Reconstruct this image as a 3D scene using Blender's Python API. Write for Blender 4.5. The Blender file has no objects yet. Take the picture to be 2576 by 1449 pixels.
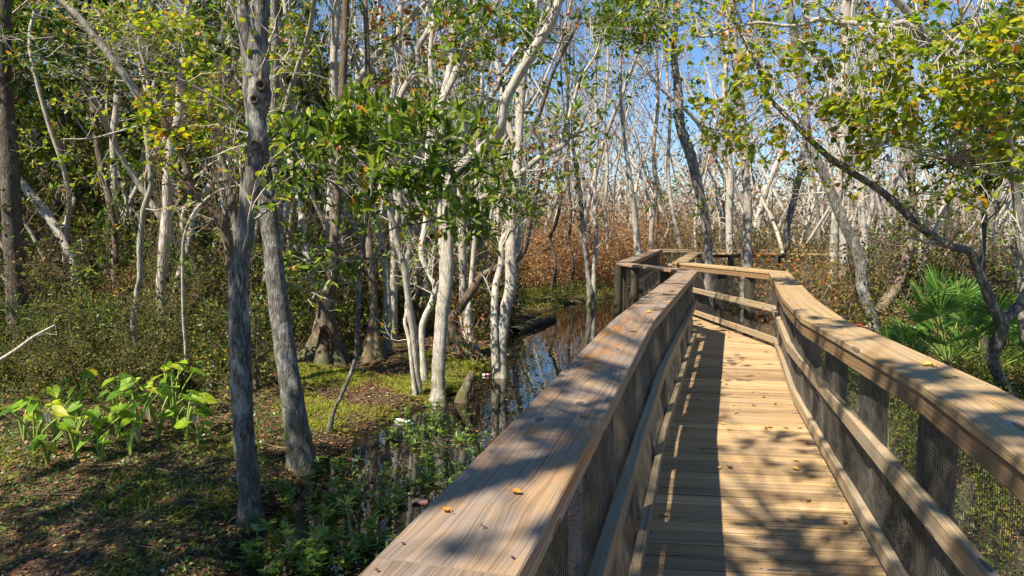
import bpy, math, random
import numpy as np
from mathutils import Vector
R = math.radians
random.seed(7); rng = np.random.default_rng(11)
sc = bpy.context.scene; COL = sc.collection
PI = math.pi

# ------------------------------------------------------------------ camera
EYE = 1.70; F = 1740.0; HOR = 578.0        # photo measured on a 2576 x 1449 grid
PITCH = math.atan((724.5 - HOR) / F)
GZ = -0.62; WZ = -0.75
cp, sp = math.cos(PITCH), math.sin(PITCH)
def ray(x, y):
    cx = (x - 1288) / F; cy = -(y - 724.5) / F
    return np.array([cx, cp + cy * sp, -sp + cy * cp])
def P(x, y, Y):
    d = ray(x, y); return np.array([0, 0, EYE]) + d * (Y / d[1])
def G(x, y, z=GZ):
    d = ray(x, y); return np.array([0, 0, EYE]) + d * ((z - EYE) / d[2])
def pxm(Y): return Y / F                    # metres per photo pixel at depth Y
cam = bpy.data.objects.new('camera', bpy.data.cameras.new('camera')); COL.objects.link(cam)
cam.location = (0, 0, EYE); cam.rotation_euler = (PI / 2 - PITCH, 0, 0)
cam.data.sensor_width = 36; cam.data.lens = F / 2576 * 36; cam.data.clip_start = 0.05; cam.data.clip_end = 2000
sc.camera = cam

# ------------------------------------------------------------------ light
SUN = np.array([-0.72, -0.69]); SUN = SUN / np.linalg.norm(SUN); ELEV = R(50)
sv = Vector((SUN[0] * math.cos(ELEV), SUN[1] * math.cos(ELEV), math.sin(ELEV)))
sl = bpy.data.lights.new('sun', 'SUN'); sl.energy = 5.0; sl.angle = R(0.5); sl.color = (1, .90, .74)
so = bpy.data.objects.new('sun', sl); COL.objects.link(so); so.rotation_euler = sv.to_track_quat('Z', 'Y').to_euler(); so.location = (0, 0, 30)
w = bpy.data.worlds.new('World'); sc.world = w; w.use_nodes = True; nt = w.node_tree
sky = nt.nodes.new('ShaderNodeTexSky'); sky.sky_type = 'NISHITA'; sky.sun_disc = False
sky.sun_elevation = ELEV; sky.sun_rotation = math.atan2(SUN[0], SUN[1]) % (2 * PI); sky.air_density = 1.0; sky.dust_density = 0.0; sky.ozone_density = 5.0
bg = nt.nodes['Background']; bg.inputs[1].default_value = 0.07; hs = nt.nodes.new('ShaderNodeHueSaturation'); hs.inputs['Saturation'].default_value = 1.12; hs.inputs['Value'].default_value = 1.12; nt.links.new(sky.outputs[0], hs.inputs['Color']); nt.links.new(hs.outputs[0], bg.inputs[0])
vs = sc.view_settings; vs.view_transform = 'Standard'; vs.look = 'None'; vs.exposure = 1.08; vs.gamma = 1
sc.cycles.max_bounces = 6; sc.cycles.diffuse_bounces = 3; sc.cycles.glossy_bounces = 3; sc.cycles.transmission_bounces = 3
sc.cycles.sample_clamp_indirect = 4

# ------------------------------------------------------------------ materials
def mat(name):
    m = bpy.data.materials.new(name); m.use_nodes = True
    nt = m.node_tree; return m, nt, nt.nodes['Principled BSDF']
def nd(nt, t, props=None, **ins):
    n = nt.nodes.new('ShaderNode' + t)
    for k, v in (props or {}).items(): setattr(n, k, v)
    for k, v in ins.items():
        k = k.replace('_', ' ') if k not in n.inputs else k
        if k.isdigit(): k = int(k)
        s = n.inputs[k]
        if isinstance(v, bpy.types.NodeSocket): nt.links.new(v, s)
        else: s.default_value = v
    return n
def lk(nt, a, b): nt.links.new(a, b)
def ramp(nt, fac, stops, interp='LINEAR'):
    n = nt.nodes.new('ShaderNodeValToRGB'); r = n.color_ramp; r.interpolation = interp
    while len(r.elements) < len(stops): r.elements.new(.5)
    for e, (p, c) in zip(r.elements, stops):
        e.position = p; e.color = (*c, 1) if len(c) == 3 else c
    if fac is not None: nt.links.new(fac, n.inputs[0])
    return n.outputs[0]
def mixc(nt, fac, a, b, mode='MIX'):
    n = nt.nodes.new('ShaderNodeMix'); n.data_type = 'RGBA'; n.blend_type = mode
    for i, v in ((0, fac), (6, a), (7, b)):
        if isinstance(v, bpy.types.NodeSocket): nt.links.new(v, n.inputs[i])
        elif i == 0: n.inputs[0].default_value = v
        else: n.inputs[i].default_value = (*v, 1)
    return n.outputs[2]
def g1(v): return (v, v, v)
def attr(nt, name): return nd(nt, 'Attribute', {'attribute_name': name}).outputs['Fac']
def objcoord(nt, scale=(1, 1, 1)):
    tc = nd(nt, 'TexCoord'); mp = nd(nt, 'Mapping', Vector=tc.outputs['Object'], Scale=scale); return mp.outputs[0]

def leaf_mat(name, stops, trans=.35, rough=.5, spec=.4):
    m, nt, b = mat(name)
    c = ramp(nt, attr(nt, 'rnd'), stops)
    lk(nt, c, b.inputs['Base Color']); b.inputs['Roughness'].default_value = rough; b.inputs['Specular IOR Level'].default_value = spec
    t = nd(nt, 'BsdfTranslucent'); tcol = mixc(nt, .5, c, (1, 1, .35), 'MULTIPLY'); bright = mixc(nt, .6, tcol, c, 'ADD'); lk(nt, bright, t.inputs[0])
    mx = nd(nt, 'MixShader'); mx.inputs[0].default_value = trans; lk(nt, b.outputs[0], mx.inputs[1]); lk(nt, t.outputs[0], mx.inputs[2])
    lk(nt, mx.outputs[0], nt.nodes['Material Output'].inputs[0]); return m

def bark_mat(name, dark, mid, pale, moss=(.10, .12, .04), sc_=1.0, lichen=.5, bump=.5):
    m, nt, b = mat(name)
    info = nd(nt, 'ObjectInfo')
    v1 = objcoord(nt, (38 * sc_, 38 * sc_, 9 * sc_)); v2 = objcoord(nt, (8, 8, 5)); v3 = objcoord(nt, (60 * sc_, 60 * sc_, 11 * sc_))
    n1 = nd(nt, 'TexNoise', Vector=v1, Scale=1.0, Detail=6.0, Roughness=.7, Distortion=.6)
    vo = nd(nt, 'TexVoronoi', {'feature': 'DISTANCE_TO_EDGE'}, Vector=objcoord(nt, (46 * sc_, 46 * sc_, 6 * sc_)), Scale=1.0, Randomness=1.0)
    n2 = nd(nt, 'TexNoise', Vector=v2, Scale=1.0, Detail=5.0, Roughness=.6)
    n3 = nd(nt, 'TexNoise', Vector=v3, Scale=1.0, Detail=3.0)
    base = ramp(nt, n1.outputs[0], [(.30, dark), (.46, mid), (.62, pale), (.8, tuple(min(1, x * 1.25) for x in pale))])
    fis = ramp(nt, vo.outputs[0], [(.0, g1(.18)), (.12, g1(.75)), (.3, g1(1))])
    c = mixc(nt, .6, base, fis, 'MULTIPLY')
    lm = ramp(nt, n2.outputs[0], [(.52, g1(0)), (.60, g1(lichen))])
    lc = ramp(nt, n3.outputs[0], [(.4, tuple(x * .8 for x in pale)), (.65, (.62, .64, .58))])
    c = mixc(nt, lm, c, lc)
    n4 = nd(nt, 'TexNoise', Vector=objcoord(nt, (4, 4, 2.6)), Scale=1.0, Detail=5.0, Roughness=.65)
    c = mixc(nt, ramp(nt, n4.outputs[0], [(.40, g1(.62)), (.50, g1(0))]), c, tuple(x * .9 for x in mid))
    geo = nd(nt, 'NewGeometry'); sep = nd(nt, 'SeparateXYZ', Vector=geo.outputs['Position'])
    h = nd(nt, 'MapRange', Value=sep.outputs[2]); h.inputs[1].default_value = GZ + .7; h.inputs[2].default_value = GZ - .05
    nm = nd(nt, 'TexNoise', Vector=objcoord(nt, (7, 7, 7)), Scale=1.0, Detail=3.0)
    mm = nd(nt, 'Math', {'operation': 'MULTIPLY'}, **{'0': h.outputs[0]}); lk(nt, ramp(nt, nm.outputs[0], [(.4, g1(0)), (.6, g1(.85))]), mm.inputs[1])
    c = mixc(nt, mm.outputs[0], c, moss)
    tint = ramp(nt, info.outputs['Random'], [(0, (.72, .70, .66)), (1, (1.08, 1.05, 1.0))]); c = mixc(nt, 1.0, c, tint, 'MULTIPLY')
    lk(nt, c, b.inputs['Base Color']); b.inputs['Roughness'].default_value = .88; b.inputs['Specular IOR Level'].default_value = .2
    hs = mixc(nt, .6, n1.outputs[0], vo.outputs[0], 'ADD')
    bp = nd(nt, 'Bump', Height=hs, Strength=bump, Distance=.02); lk(nt, bp.outputs[0], b.inputs['Normal']); return m

def wood_mat(name, grey, tan, orange, stain=.5, knots=True, rough=.75, weather=.5, kn=(2.0, 6.5), kthr=.35, crack=.35, vline=150.0):
    """boards: UV u runs along the grain in metres, v across it"""
    m, nt, b = mat(name)
    uv = nd(nt, 'UVMap', {'uv_map': 'UVMap'}).outputs[0]; rnd = attr(nt, 'rnd')
    mp = nd(nt, 'Mapping', Vector=uv, Scale=(1.3, 4.5, 1)); big = nd(nt, 'TexNoise', Vector=mp.outputs[0], Scale=1.0, Detail=4.0, Roughness=.6)
    # knots bend the grain round them
    mk_ = nd(nt, 'Mapping', Vector=uv, Scale=(kn[0], kn[1], 1)); vk = nd(nt, 'TexVoronoi', {'voronoi_dimensions': '2D'}, Vector=mk_.outputs[0], Scale=1.0, Randomness=.9)
    kd = vk.outputs['Distance']
    inf = ramp(nt, kd, [(0, g1(1)), (.13, g1(.55)), (.45, g1(0))])
    sepu = nd(nt, 'SeparateXYZ', Vector=uv)
    wn = nd(nt, 'TexNoise', Vector=nd(nt, 'Mapping', Vector=uv, Scale=(1.6, 7, 1)).outputs[0], Scale=1.0, Detail=2.0)
    a = nd(nt, 'Math', {'operation': 'MULTIPLY_ADD'}, **{'0': wn.outputs[0], '1': .016}); lk(nt, sepu.outputs[1], a.inputs[2])
    a2 = nd(nt, 'Math', {'operation': 'MULTIPLY_ADD'}, **{'0': inf, '1': .022 if knots else .003}); lk(nt, a.outputs[0], a2.inputs[2])
    cmb = nd(nt, 'CombineXYZ', X=nd(nt, 'Math', {'operation': 'MULTIPLY'}, **{'0': sepu.outputs[0], '1': .5}).outputs[0], Y=nd(nt, 'Math', {'operation': 'MULTIPLY'}, **{'0': a2.outputs[0], '1': vline}).outputs[0], Z=rnd)
    gr = nd(nt, 'TexNoise', Vector=cmb.outputs[0], Scale=1.0, Detail=4.0, Roughness=.65)
    cmb2 = nd(nt, 'CombineXYZ', X=nd(nt, 'Math', {'operation': 'MULTIPLY'}, **{'0': sepu.outputs[0], '1': 1.3}).outputs[0], Y=nd(nt, 'Math', {'operation': 'MULTIPLY'}, **{'0': a2.outputs[0], '1': 420.0}).outputs[0])
    fine = nd(nt, 'TexNoise', Vector=cmb2.outputs[0], Scale=1.0, Detail=3.0)
    blot = nd(nt, 'TexNoise', Vector=nd(nt, 'Mapping', Vector=uv, Scale=(3.0, 7, 1), Location=(3, 1, 0)).outputs[0], Scale=1.0, Detail=5.0, Roughness=.62, Distortion=.4)
    wear = ramp(nt, blot.outputs[0], [(.5 - .12 - weather * .1, g1(0)), (.5 + .12 - weather * .1, g1(1))])
    c = mixc(nt, wear, tan, grey)
    st = ramp(nt, big.outputs[0], [(.55, g1(0)), (.72, g1(stain))]); c = mixc(nt, st, c, orange)
    gl = ramp(nt, gr.outputs[0], [(.34, g1(crack)), (.44, g1(.78)), (.54, g1(1.0)), (.7, g1(1.12))]); c = mixc(nt, .9, c, gl, 'MULTIPLY')
    fl = ramp(nt, fine.outputs[0], [(.28, g1(.5)), (.42, g1(.95)), (.7, g1(1.06))]); c = mixc(nt, .55, c, fl, 'MULTIPLY')
    if knots:
        kr = nd(nt, 'Math', {'operation': 'GREATER_THAN'}, **{'0': nd(nt, 'SeparateColor', Color=vk.outputs['Color']).outputs[0], '1': kthr})
        kc = ramp(nt, kd, [(0, (.20, .11, .05)), (.05, (.24, .14, .08)), (.065, (.05, .03, .02)), (.08, (.45, .40, .34)), (.15, (.4, .36, .3))])
        ka = ramp(nt, kd, [(.0, g1(.9)), (.078, g1(.85)), (.10, g1(.35)), (.17, g1(0))]); kk = nd(nt, 'Math', {'operation': 'MULTIPLY'}, **{'0': ka, '1': kr.outputs[0]})
        c = mixc(nt, kk.outputs[0], c, kc)
    tint = ramp(nt, rnd, [(0, (.56, .54, .52)), (.5, (.92, .90, .86)), (1, (1.18, 1.13, 1.04))]); c = mixc(nt, 1.0, c, tint, 'MULTIPLY')
    lk(nt, c, b.inputs['Base Color']); b.inputs['Roughness'].default_value = rough; b.inputs['Specular IOR Level'].default_value = .25
    hh = mixc(nt, .5, gl, fl, 'MULTIPLY'); bp = nd(nt, 'Bump', Height=hh, Strength=.45, Distance=.004); lk(nt, bp.outputs[0], b.inputs['Normal'])
    return m

def plain_mat(name, c, rough=.6, c2=None, scale=8, spec=.4, metal=0):
    m, nt, b = mat(name)
    n = nd(nt, 'TexNoise', Vector=objcoord(nt), Scale=float(scale), Detail=4.0)
    cc = ramp(nt, n.outputs[0], [(.35, c), (.65, c2 or tuple(x * .7 for x in c))])
    lk(nt, cc, b.inputs['Base Color']); b.inputs['Roughness'].default_value = rough; b.inputs['Specular IOR Level'].default_value = spec; b.inputs['Metallic'].default_value = metal
    return m

M = {}
M['bark_grey'] = bark_mat('bark_grey', (.03, .026, .023), (.16, .148, .135), (.40, .39, .37), sc_=1.1, lichen=.7, bump=1.0)
M['bark_pale'] = bark_mat('bark_pale', (.16, .14, .12), (.46, .43, .38), (.70, .66, .60), sc_=.9, lichen=.5, bump=.5)
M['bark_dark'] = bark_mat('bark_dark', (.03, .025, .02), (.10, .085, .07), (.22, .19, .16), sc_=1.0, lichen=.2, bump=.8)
M['bark_brown'] = bark_mat('bark_brown', (.05, .035, .022), (.16, .12, .085), (.32, .26, .20), sc_=1.0, lichen=.35, bump=.7)
M['twig_pale'] = plain_mat('twig_pale', (.50, .46, .40), .9, (.28, .24, .20), 3)
M['twig_brown'] = plain_mat('twig_brown', (.20, .14, .09), .9, (.10, .07, .045), 3)
M['stem_green'] = plain_mat('stem_green', (.26, .36, .06), .6, (.16, .24, .04), 5)
M['tallow'] = leaf_mat('tallow_leaf', [(0, (.07, .13, .010)), (.3, (.17, .26, .012)), (.65, (.32, .38, .012)), (.88, (.40, .38, .02)), (.95, (.52, .33, .02)), (1, (.52, .15, .03))], .5)
M['bay'] = leaf_mat('bay_leaf', [(0, (.04, .085, .012)), (.45, (.11, .18, .018)), (.88, (.25, .33, .03)), (.96, (.34, .34, .03)), (.98, (.48, .20, .02)), (1, (.30, .07, .02))], .38, .36, .5)
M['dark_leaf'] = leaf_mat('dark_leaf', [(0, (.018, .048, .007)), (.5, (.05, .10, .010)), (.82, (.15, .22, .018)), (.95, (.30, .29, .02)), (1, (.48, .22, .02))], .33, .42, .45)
M['autumn'] = leaf_mat('autumn_leaf', [(0, (.06, .10, .015)), (.35, (.16, .17, .02)), (.5, (.36, .26, .03)), (.7, (.42, .16, .03)), (.85, (.34, .08, .04)), (1, (.28, .04, .03))], .35)
M['rust'] = leaf_mat('rust_leaf', [(0, (.18, .095, .045)), (.5, (.36, .20, .09)), (.85, (.52, .33, .16)), (1, (.26, .26, .06))], .4, .8, .1)
M['dry'] = leaf_mat('dry_leaf', [(0, (.035, .024, .013)), (.4, (.11, .075, .035)), (.65, (.24, .17, .08)), (.8, (.16, .17, .035)), (1, (.06, .12, .02))], .25, .8, .1)
M['sungrass'] = leaf_mat('sunlit_grass', [(0, (.12, .16, .02)), (.5, (.30, .34, .03)), (.85, (.50, .50, .07)), (1, (.50, .36, .14))], .35, .55, .3)  # brighter copy of the grass colours, sunlight of the clearing put into the colour
M['far'] = leaf_mat('far_leaf', [(0, (.12, .11, .07)), (.5, (.30, .25, .18)), (.8, (.40, .28, .19)), (1, (.38, .17, .12))], .3, .8, .1)
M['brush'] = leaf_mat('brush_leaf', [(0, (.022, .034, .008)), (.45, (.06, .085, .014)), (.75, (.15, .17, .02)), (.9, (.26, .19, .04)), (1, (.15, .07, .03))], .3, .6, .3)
M['litter'] = leaf_mat('litter_leaf', [(0, (.035, .022, .013)), (.45, (.10, .058, .032)), (.72, (.20, .115, .06)), (.84, (.28, .085, .045)), (.91, (.44, .28, .05)), (.96, (.14, .18, .03)), (1, (.36, .34, .30))], .1, .6, .35)
M['grass'] = leaf_mat('grass_blade', [(0, (.07, .10, .014)), (.5, (.20, .24, .025)), (.85, (.36, .36, .05)), (1, (.42, .30, .11))], .35, .55, .3)
M['waterplant'] = leaf_mat('waterplant_leaf', [(0, (.03, .08, .02)), (.55, (.08, .17, .035)), (.88, (.17, .27, .04)), (1, (.32, .34, .05))], .32, .38, .5)
M['taro'] = leaf_mat('taro_leaf', [(0, (.08, .17, .015)), (.6, (.20, .36, .02)), (.85, (.36, .48, .03)), (1, (.50, .42, .05))], .45, .45, .35)
M['palm'] = leaf_mat('palm_leaf', [(0, (.05, .13, .02)), (.6, (.12, .26, .04)), (1, (.26, .38, .09))], .4, .33, .6)
M['taro_dry'] = leaf_mat('taro_dry_leaf', [(0, (.14, .13, .05)), (1, (.36, .32, .20))], .25, .7, .2)
M['rail_left'] = wood_mat('rail_left_wood', (.28, .225, .185), (.38, .24, .125), (.44, .19, .05), .95, weather=.62, kn=(2.3, 5.0), kthr=.25, crack=.42, vline=210.0)
M['rail_right'] = wood_mat('rail_right_wood', (.42, .32, .20), (.46, .31, .15), (.42, .22, .08), .5, weather=.1, kn=(1.0, 4.0), kthr=.45, crack=.42, vline=190.0)
M['fascia'] = wood_mat('fascia_wood', (.27, .19, .11), (.34, .20, .10), (.34, .16, .06), .4, weather=.2, kn=(1.2, 5.0), kthr=.5)
M['mid'] = wood_mat('mid_rail_wood', (.38, .32, .23), (.44, .31, .18), (.38, .22, .10), .4, weather=.5, kn=(1.4, 6.0), kthr=.5)
M['deck'] = wood_mat('deck_wood', (.49, .36, .22), (.53, .35, .17), (.36, .20, .09), .55, knots=True, weather=.3, kn=(1.1, 5.0), kthr=.65, crack=.16, vline=120.0)
M['post'] = wood_mat('post_wood', (.075, .068, .048), (.075, .058, .036), (.045, .05, .028), .6, knots=False, weather=.6)
M['nail'] = plain_mat('nail_rust', (.04, .025, .02), .7)
M['wire'] = plain_mat('galvanised_wire', (.20, .185, .16), .45, (.09, .08, .07), 20, .5, .2)

# ground
def ground_mat():
    m, nt, b = mat('ground_soil'); v = objcoord(nt)
    n1 = nd(nt, 'TexNoise', Vector=v, Scale=1.2, Detail=6.0, Roughness=.65); n2 = nd(nt, 'TexNoise', Vector=v, Scale=22.0, Detail=5.0, Roughness=.7)
    vo = nd(nt, 'TexVoronoi', Vector=v, Scale=26.0, Randomness=1.0); vc = nd(nt, 'SeparateColor', Color=vo.outputs['Color'])
    soil = ramp(nt, n2.outputs[0], [(.3, (.018, .013, .009)), (.55, (.055, .038, .024)), (.75, (.12, .085, .05))])
    lf = ramp(nt, vc.outputs[0], [(0, (.05, .03, .02)), (.5, (.14, .08, .045)), (.8, (.22, .12, .06)), (.93, (.26, .20, .10)), (1, (.30, .10, .05))])
    c = mixc(nt, ramp(nt, vc.outputs[1], [(.35, g1(0)), (.45, g1(.9))]), soil, lf)
    moss = ramp(nt, n2.outputs[0], [(.35, (.045, .06, .010)), (.65, (.17, .18, .03))])
    c = mixc(nt, ramp(nt, n1.outputs[0], [(.48, g1(0)), (.64, g1(.6))]), c, moss)
    geo = nd(nt, 'NewGeometry'); sep = nd(nt, 'SeparateXYZ', Vector=geo.outputs['Position'])
    h = nd(nt, 'MapRange', Value=sep.outputs[2]); h.inputs[1].default_value = WZ + .10; h.inputs[2].default_value = WZ + .01
    c = mixc(nt, h.outputs[0], c, (.020, .014, .009))
    lk(nt, c, b.inputs['Base Color']); b.inputs['Roughness'].default_value = .9; b.inputs['Specular IOR Level'].default_value = .2
    bp = nd(nt, 'Bump', Height=mixc(nt, .5, n2.outputs[0], vo.outputs['Distance'], 'ADD'), Strength=.8, Distance=.04); lk(nt, bp.outputs[0], b.inputs['Normal']); return m
M['ground'] = ground_mat()
def water_mat():
    m, nt, b = mat('dark_water'); v = objcoord(nt)
    b.inputs['Base Color'].default_value = (.010, .009, .006, 1); b.inputs['Roughness'].default_value = .015; b.inputs['IOR'].default_value = 1.65
    b.inputs['Specular IOR Level'].default_value = 1.0
    n = nd(nt, 'TexNoise', Vector=v, Scale=3.0, Detail=2.0); bp = nd(nt, 'Bump', Height=n.outputs[0], Strength=.10, Distance=.02); lk(nt, bp.outputs[0], b.inputs['Normal']); return m
M['water'] = water_mat()

# ------------------------------------------------------------------ mesh helpers
class MB:
    def __init__(s): s.v = []; s.f = []; s.n = 0; s.r = []; s.uv = []; s.mi = []
    def add(s, v, f, r=None, uv=None, mi=0):
        v = np.asarray(v, float).reshape(-1, 3); f = np.asarray(f, int)
        s.v.append(v); s.f.append(f + s.n); s.n += len(v)
        s.r.append(np.full(len(f), .5) if r is None else (np.full(len(f), r) if np.isscalar(r) else np.asarray(r, float)))
        s.mi.append(np.full(len(f), mi))
        s.uv.append(np.zeros((f.size, 2)) if uv is None else np.asarray(uv, float).reshape(-1, 2))
    def mesh(s, name, mats, smooth=True, origin=None, want_uv=False):
        me = bpy.data.meshes.new(name)
        if not s.v: return me
        v = np.concatenate(s.v)
        if origin is not None: v = v - np.asarray(origin)
        me.vertices.add(len(v)); me.vertices.foreach_set('co', v.astype(np.float32).ravel())
        cnt = np.concatenate([np.full(len(f), f.shape[1]) for f in s.f]); idx = np.concatenate([f.ravel() for f in s.f])
        me.loops.add(len(idx)); me.loops.foreach_set('vertex_index', idx.astype(np.int32))
        me.polygons.add(len(cnt)); me.polygons.foreach_set('loop_start', (np.cumsum(cnt) - cnt).astype(np.int32))
        me.polygons.foreach_set('material_index', np.concatenate(s.mi).astype(np.int32))
        me.polygons.foreach_set('use_smooth', np.full(len(cnt), smooth))
        a = me.attributes.new('rnd', 'FLOAT', 'FACE'); a.data.foreach_set('value', np.concatenate(s.r).astype(np.float32))
        if want_uv:
            u = me.uv_layers.new(name='UVMap'); u.data.foreach_set('uv', np.concatenate(s.uv).astype(np.float32).ravel())
        for m in (mats if isinstance(mats, (list, tuple)) else [mats]): me.materials.append(m)
        me.update(calc_edges=True); return me
def empty(name, loc, label=None, cat=None, group=None, rz=0):
    o = bpy.data.objects.new(name, None); COL.objects.link(o); o.location = loc; o.rotation_euler = (0, 0, rz); o.empty_display_size = .2
    tag(o, label, cat, group); return o
def tag(o, label=None, cat=None, group=None, kind=None):
    if label: o['label'] = label
    if cat: o['category'] = cat
    if group: o['group'] = group
    if kind: o['kind'] = kind
    return o
def part(name, mb, mats, parent=None, smooth=True, world=True, uv=False, loc=None):
    """mesh part; vertices given in world space are made local to the parent"""
    org = None
    if parent is not None and world: org = parent.location
    if loc is not None: org = loc
    o = bpy.data.objects.new(name, mb.mesh(name, mats, smooth, org, uv)); COL.objects.link(o)
    if parent is not None: o.parent = parent
    if loc is not None and parent is None: o.location = loc
    return o
def copy_tree(o, parent=None):
    c = o.copy(); COL.objects.link(c)
    if parent is not None: c.parent = parent
    for ch in list(o.children): copy_tree(ch, c)
    return c

def smooth_line(p, k=4):
    p = np.asarray(p, float); n = len(p)
    if n < 3:
        t = np.linspace(0, 1, k + 1)[:, None]; return p[0] * (1 - t) + p[-1] * t
    q = np.vstack([2 * p[0] - p[1], p, 2 * p[-1] - p[-2]]); out = []
    t = np.linspace(0, 1, k, endpoint=False)[:, None]
    for i in range(1, n):
        a, b, c, d = q[i - 1], q[i], q[i + 1], q[i + 2]
        out.append(.5 * ((2 * b) + (-a + c) * t + (2 * a - 5 * b + 4 * c - d) * t**2 + (-a + 3 * b - 3 * c + d) * t**3))
    return np.vstack(out + [p[-1:]])
def tube(mb, pts, rad, sides=6, r=None, rough=0.0, mi=0, cap=False):
    pts = np.asarray(pts, float); n = len(pts); rad = np.broadcast_to(np.asarray(rad, float), (n,))
    t = np.gradient(pts, axis=0); t /= np.linalg.norm(t, axis=1)[:, None] + 1e-9
    ref = np.array([0, 0, 1.]) if abs(np.mean(t[:, 2])) < .75 else np.array([0, 1., 0])
    a = np.cross(t, ref); a /= np.linalg.norm(a, axis=1)[:, None] + 1e-9; b = np.cross(t, a)
    th = np.arange(sides) / sides * 2 * PI
    rr = rad[:, None] * np.ones(sides)
    if rough:
        rr = rr * (1 + rough * rng.normal(size=(n, sides)) * .6 + rough * np.cos(th * 3 + rng.random() * 6)[None, :] + rough * .6 * np.cos(th * 2 + 1.5 * np.arange(n)[:, None] * .35))
    v = pts[:, None, :] + rr[..., None] * (np.cos(th)[None, :, None] * a[:, None, :] + np.sin(th)[None, :, None] * b[:, None, :])
    i = np.arange(n - 1)[:, None] * sides; j = np.arange(sides)[None, :]; j2 = (j + 1) % sides
    f = np.stack([i + j, i + j2, i + sides + j2, i + sides + j], -1).reshape(-1, 4)
    mb.add(v, f, r, mi=mi)
    if cap:
        c = np.vstack([v[-1], pts[-1:] + t[-1] * rad[-1] * .3]); k = np.arange(sides)
        mb.add(c, np.stack([k, (k + 1) % sides, np.full(sides, sides)], 1), r, mi=mi)

LEAF = {  # half widths at 35% and 72% of the length, fold, droop
    'lance': (.17, .14, .05, .10), 'oval': (.28, .24, .06, .08), 'heart': (.46, .34, .07, .10), 'strip': (.06, .05, .01, .18), 'tiny': (.34, .28, .05, .0)}
def leaves(mb, pos, dirs, size, kind='oval', rnd=None, up=None, jitter=.5):
    pos = np.asarray(pos, float); n = len(pos)
    if n == 0: return
    d = np.asarray(dirs, float); d = d / (np.linalg.norm(d, axis=1)[:, None] + 1e-9)
    nrm = (np.array([0, 0, 1.]) if up is None else up) + rng.normal(size=(n, 3)) * jitter
    s = np.cross(d, nrm); s /= np.linalg.norm(s, axis=1)[:, None] + 1e-9; u = np.cross(s, d)
    w1, w2, fo, dr = LEAF[kind]; size = np.broadcast_to(np.asarray(size, float), (n,))[:, None]
    tv = [(0, 0, 0), (-w1, .32, fo), (-w2, .70, fo - dr * .4), (0, 1, -dr), (w2, .70, fo - dr * .4), (w1, .32, fo)]
    V = np.stack([pos + size * (s * x + d * y + u * z) for x, y, z in tv], 1)
    k = np.arange(n)[:, None] * 6
    f = np.concatenate([k + np.array([[0, 1, 2, 3]]), k + np.array([[0, 3, 4, 5]])])
    r = rng.random(n) if rnd is None else np.clip(rnd, 0, 1)
    mb.add(V.reshape(-1, 3), f, np.concatenate([r, r]))
def rdir(n, zb=0.0):
    d = rng.normal(size=(n, 3)); d[:, 2] += zb; return d / np.linalg.norm(d, axis=1)[:, None]

def limb_path(p0, d0, L, n=6, curl=.25, upb=.12):
    p = [np.array(p0, float)]; d = np.array(d0, float); d /= np.linalg.norm(d)
    for _ in range(n):
        d = d + rng.normal(size=3) * curl + np.array([0, 0, upb]); d /= np.linalg.norm(d); p.append(p[-1] + d * L / n)
    return np.array(p)
def foliage_on(lm, path, style, size, count, col=None):
    """leaves along a terminal twig"""
    if count <= 0: return
    n = len(path)
    if style == 'whorl':
        tip = path[-1]; ax = path[-1] - path[-2]; ax = ax / (np.linalg.norm(ax) + 1e-9)
        d = rdir(count) + ax * .7 + np.array([0, 0, .25]); pos = np.repeat(tip[None], count, 0) + rng.normal(size=(count, 3)) * size * .12
        pos[count * 2 // 3:] -= ax * size * .7
        leaves(lm, pos, d, size * rng.uniform(.65, 1.15, count), 'lance' if style == 'whorl' else 'oval', col)
    else:
        t = rng.uniform(.15, 1, count) * (n - 1); i = np.minimum(t.astype(int), n - 2); fr = (t - i)[:, None]
        pos = path[i] * (1 - fr) + path[i + 1] * fr
        ax = path[i + 1] - path[i]; ax /= np.linalg.norm(ax, axis=1)[:, None] + 1e-9
        if style == 'heart': d = ax * .5 + rdir(count) * .9 + np.array([0, 0, -.15]); leaves(lm, pos, d, size * rng.uniform(.6, 1.2, count), 'heart', col, jitter=.32)
        elif style == 'tiny': d = ax * .3 + rdir(count); leaves(lm, pos + rdir(count) * size * .4, d, size * rng.uniform(.6, 1.3, count), 'tiny', col, jitter=.8)
        else: d = ax * .6 + rdir(count) * .9; leaves(lm, pos, d, size * rng.uniform(.6, 1.2, count), 'oval', col, jitter=.7)
def branch_out(bm_, lm, p0, d0, L, r, lvl, style, lsize, lcount, nsub=5, spread=.9, sides=4, upb=.1, cb=None):
    path = limb_path(p0, d0, L, 6 if lvl else 4, .22 if lvl else .3, upb)
    tube(bm_, path, np.linspace(r, r * .35, len(path)), sides if lvl > 1 else 3)
    if lvl == 0: foliage_on(lm, path, style, lsize, lcount); return
    for k in range(nsub):
        t = rng.uniform(.3, 1); i = min(int(t * (len(path) - 1)), len(path) - 2); p = path[i] + (path[i + 1] - path[i]) * (t * (len(path) - 1) - i)
        ax = path[i + 1] - path[i]; ax /= np.linalg.norm(ax) + 1e-9
        d = ax * .8 + rdir(1)[0] * spread
        branch_out(bm_, lm, p, d, L * rng.uniform(.35, .6), max(r * .45, .0035), lvl - 1, style, lsize, lcount, nsub, spread, 3, upb)
    foliage_on(lm, path, style, lsize, lcount)

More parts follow.
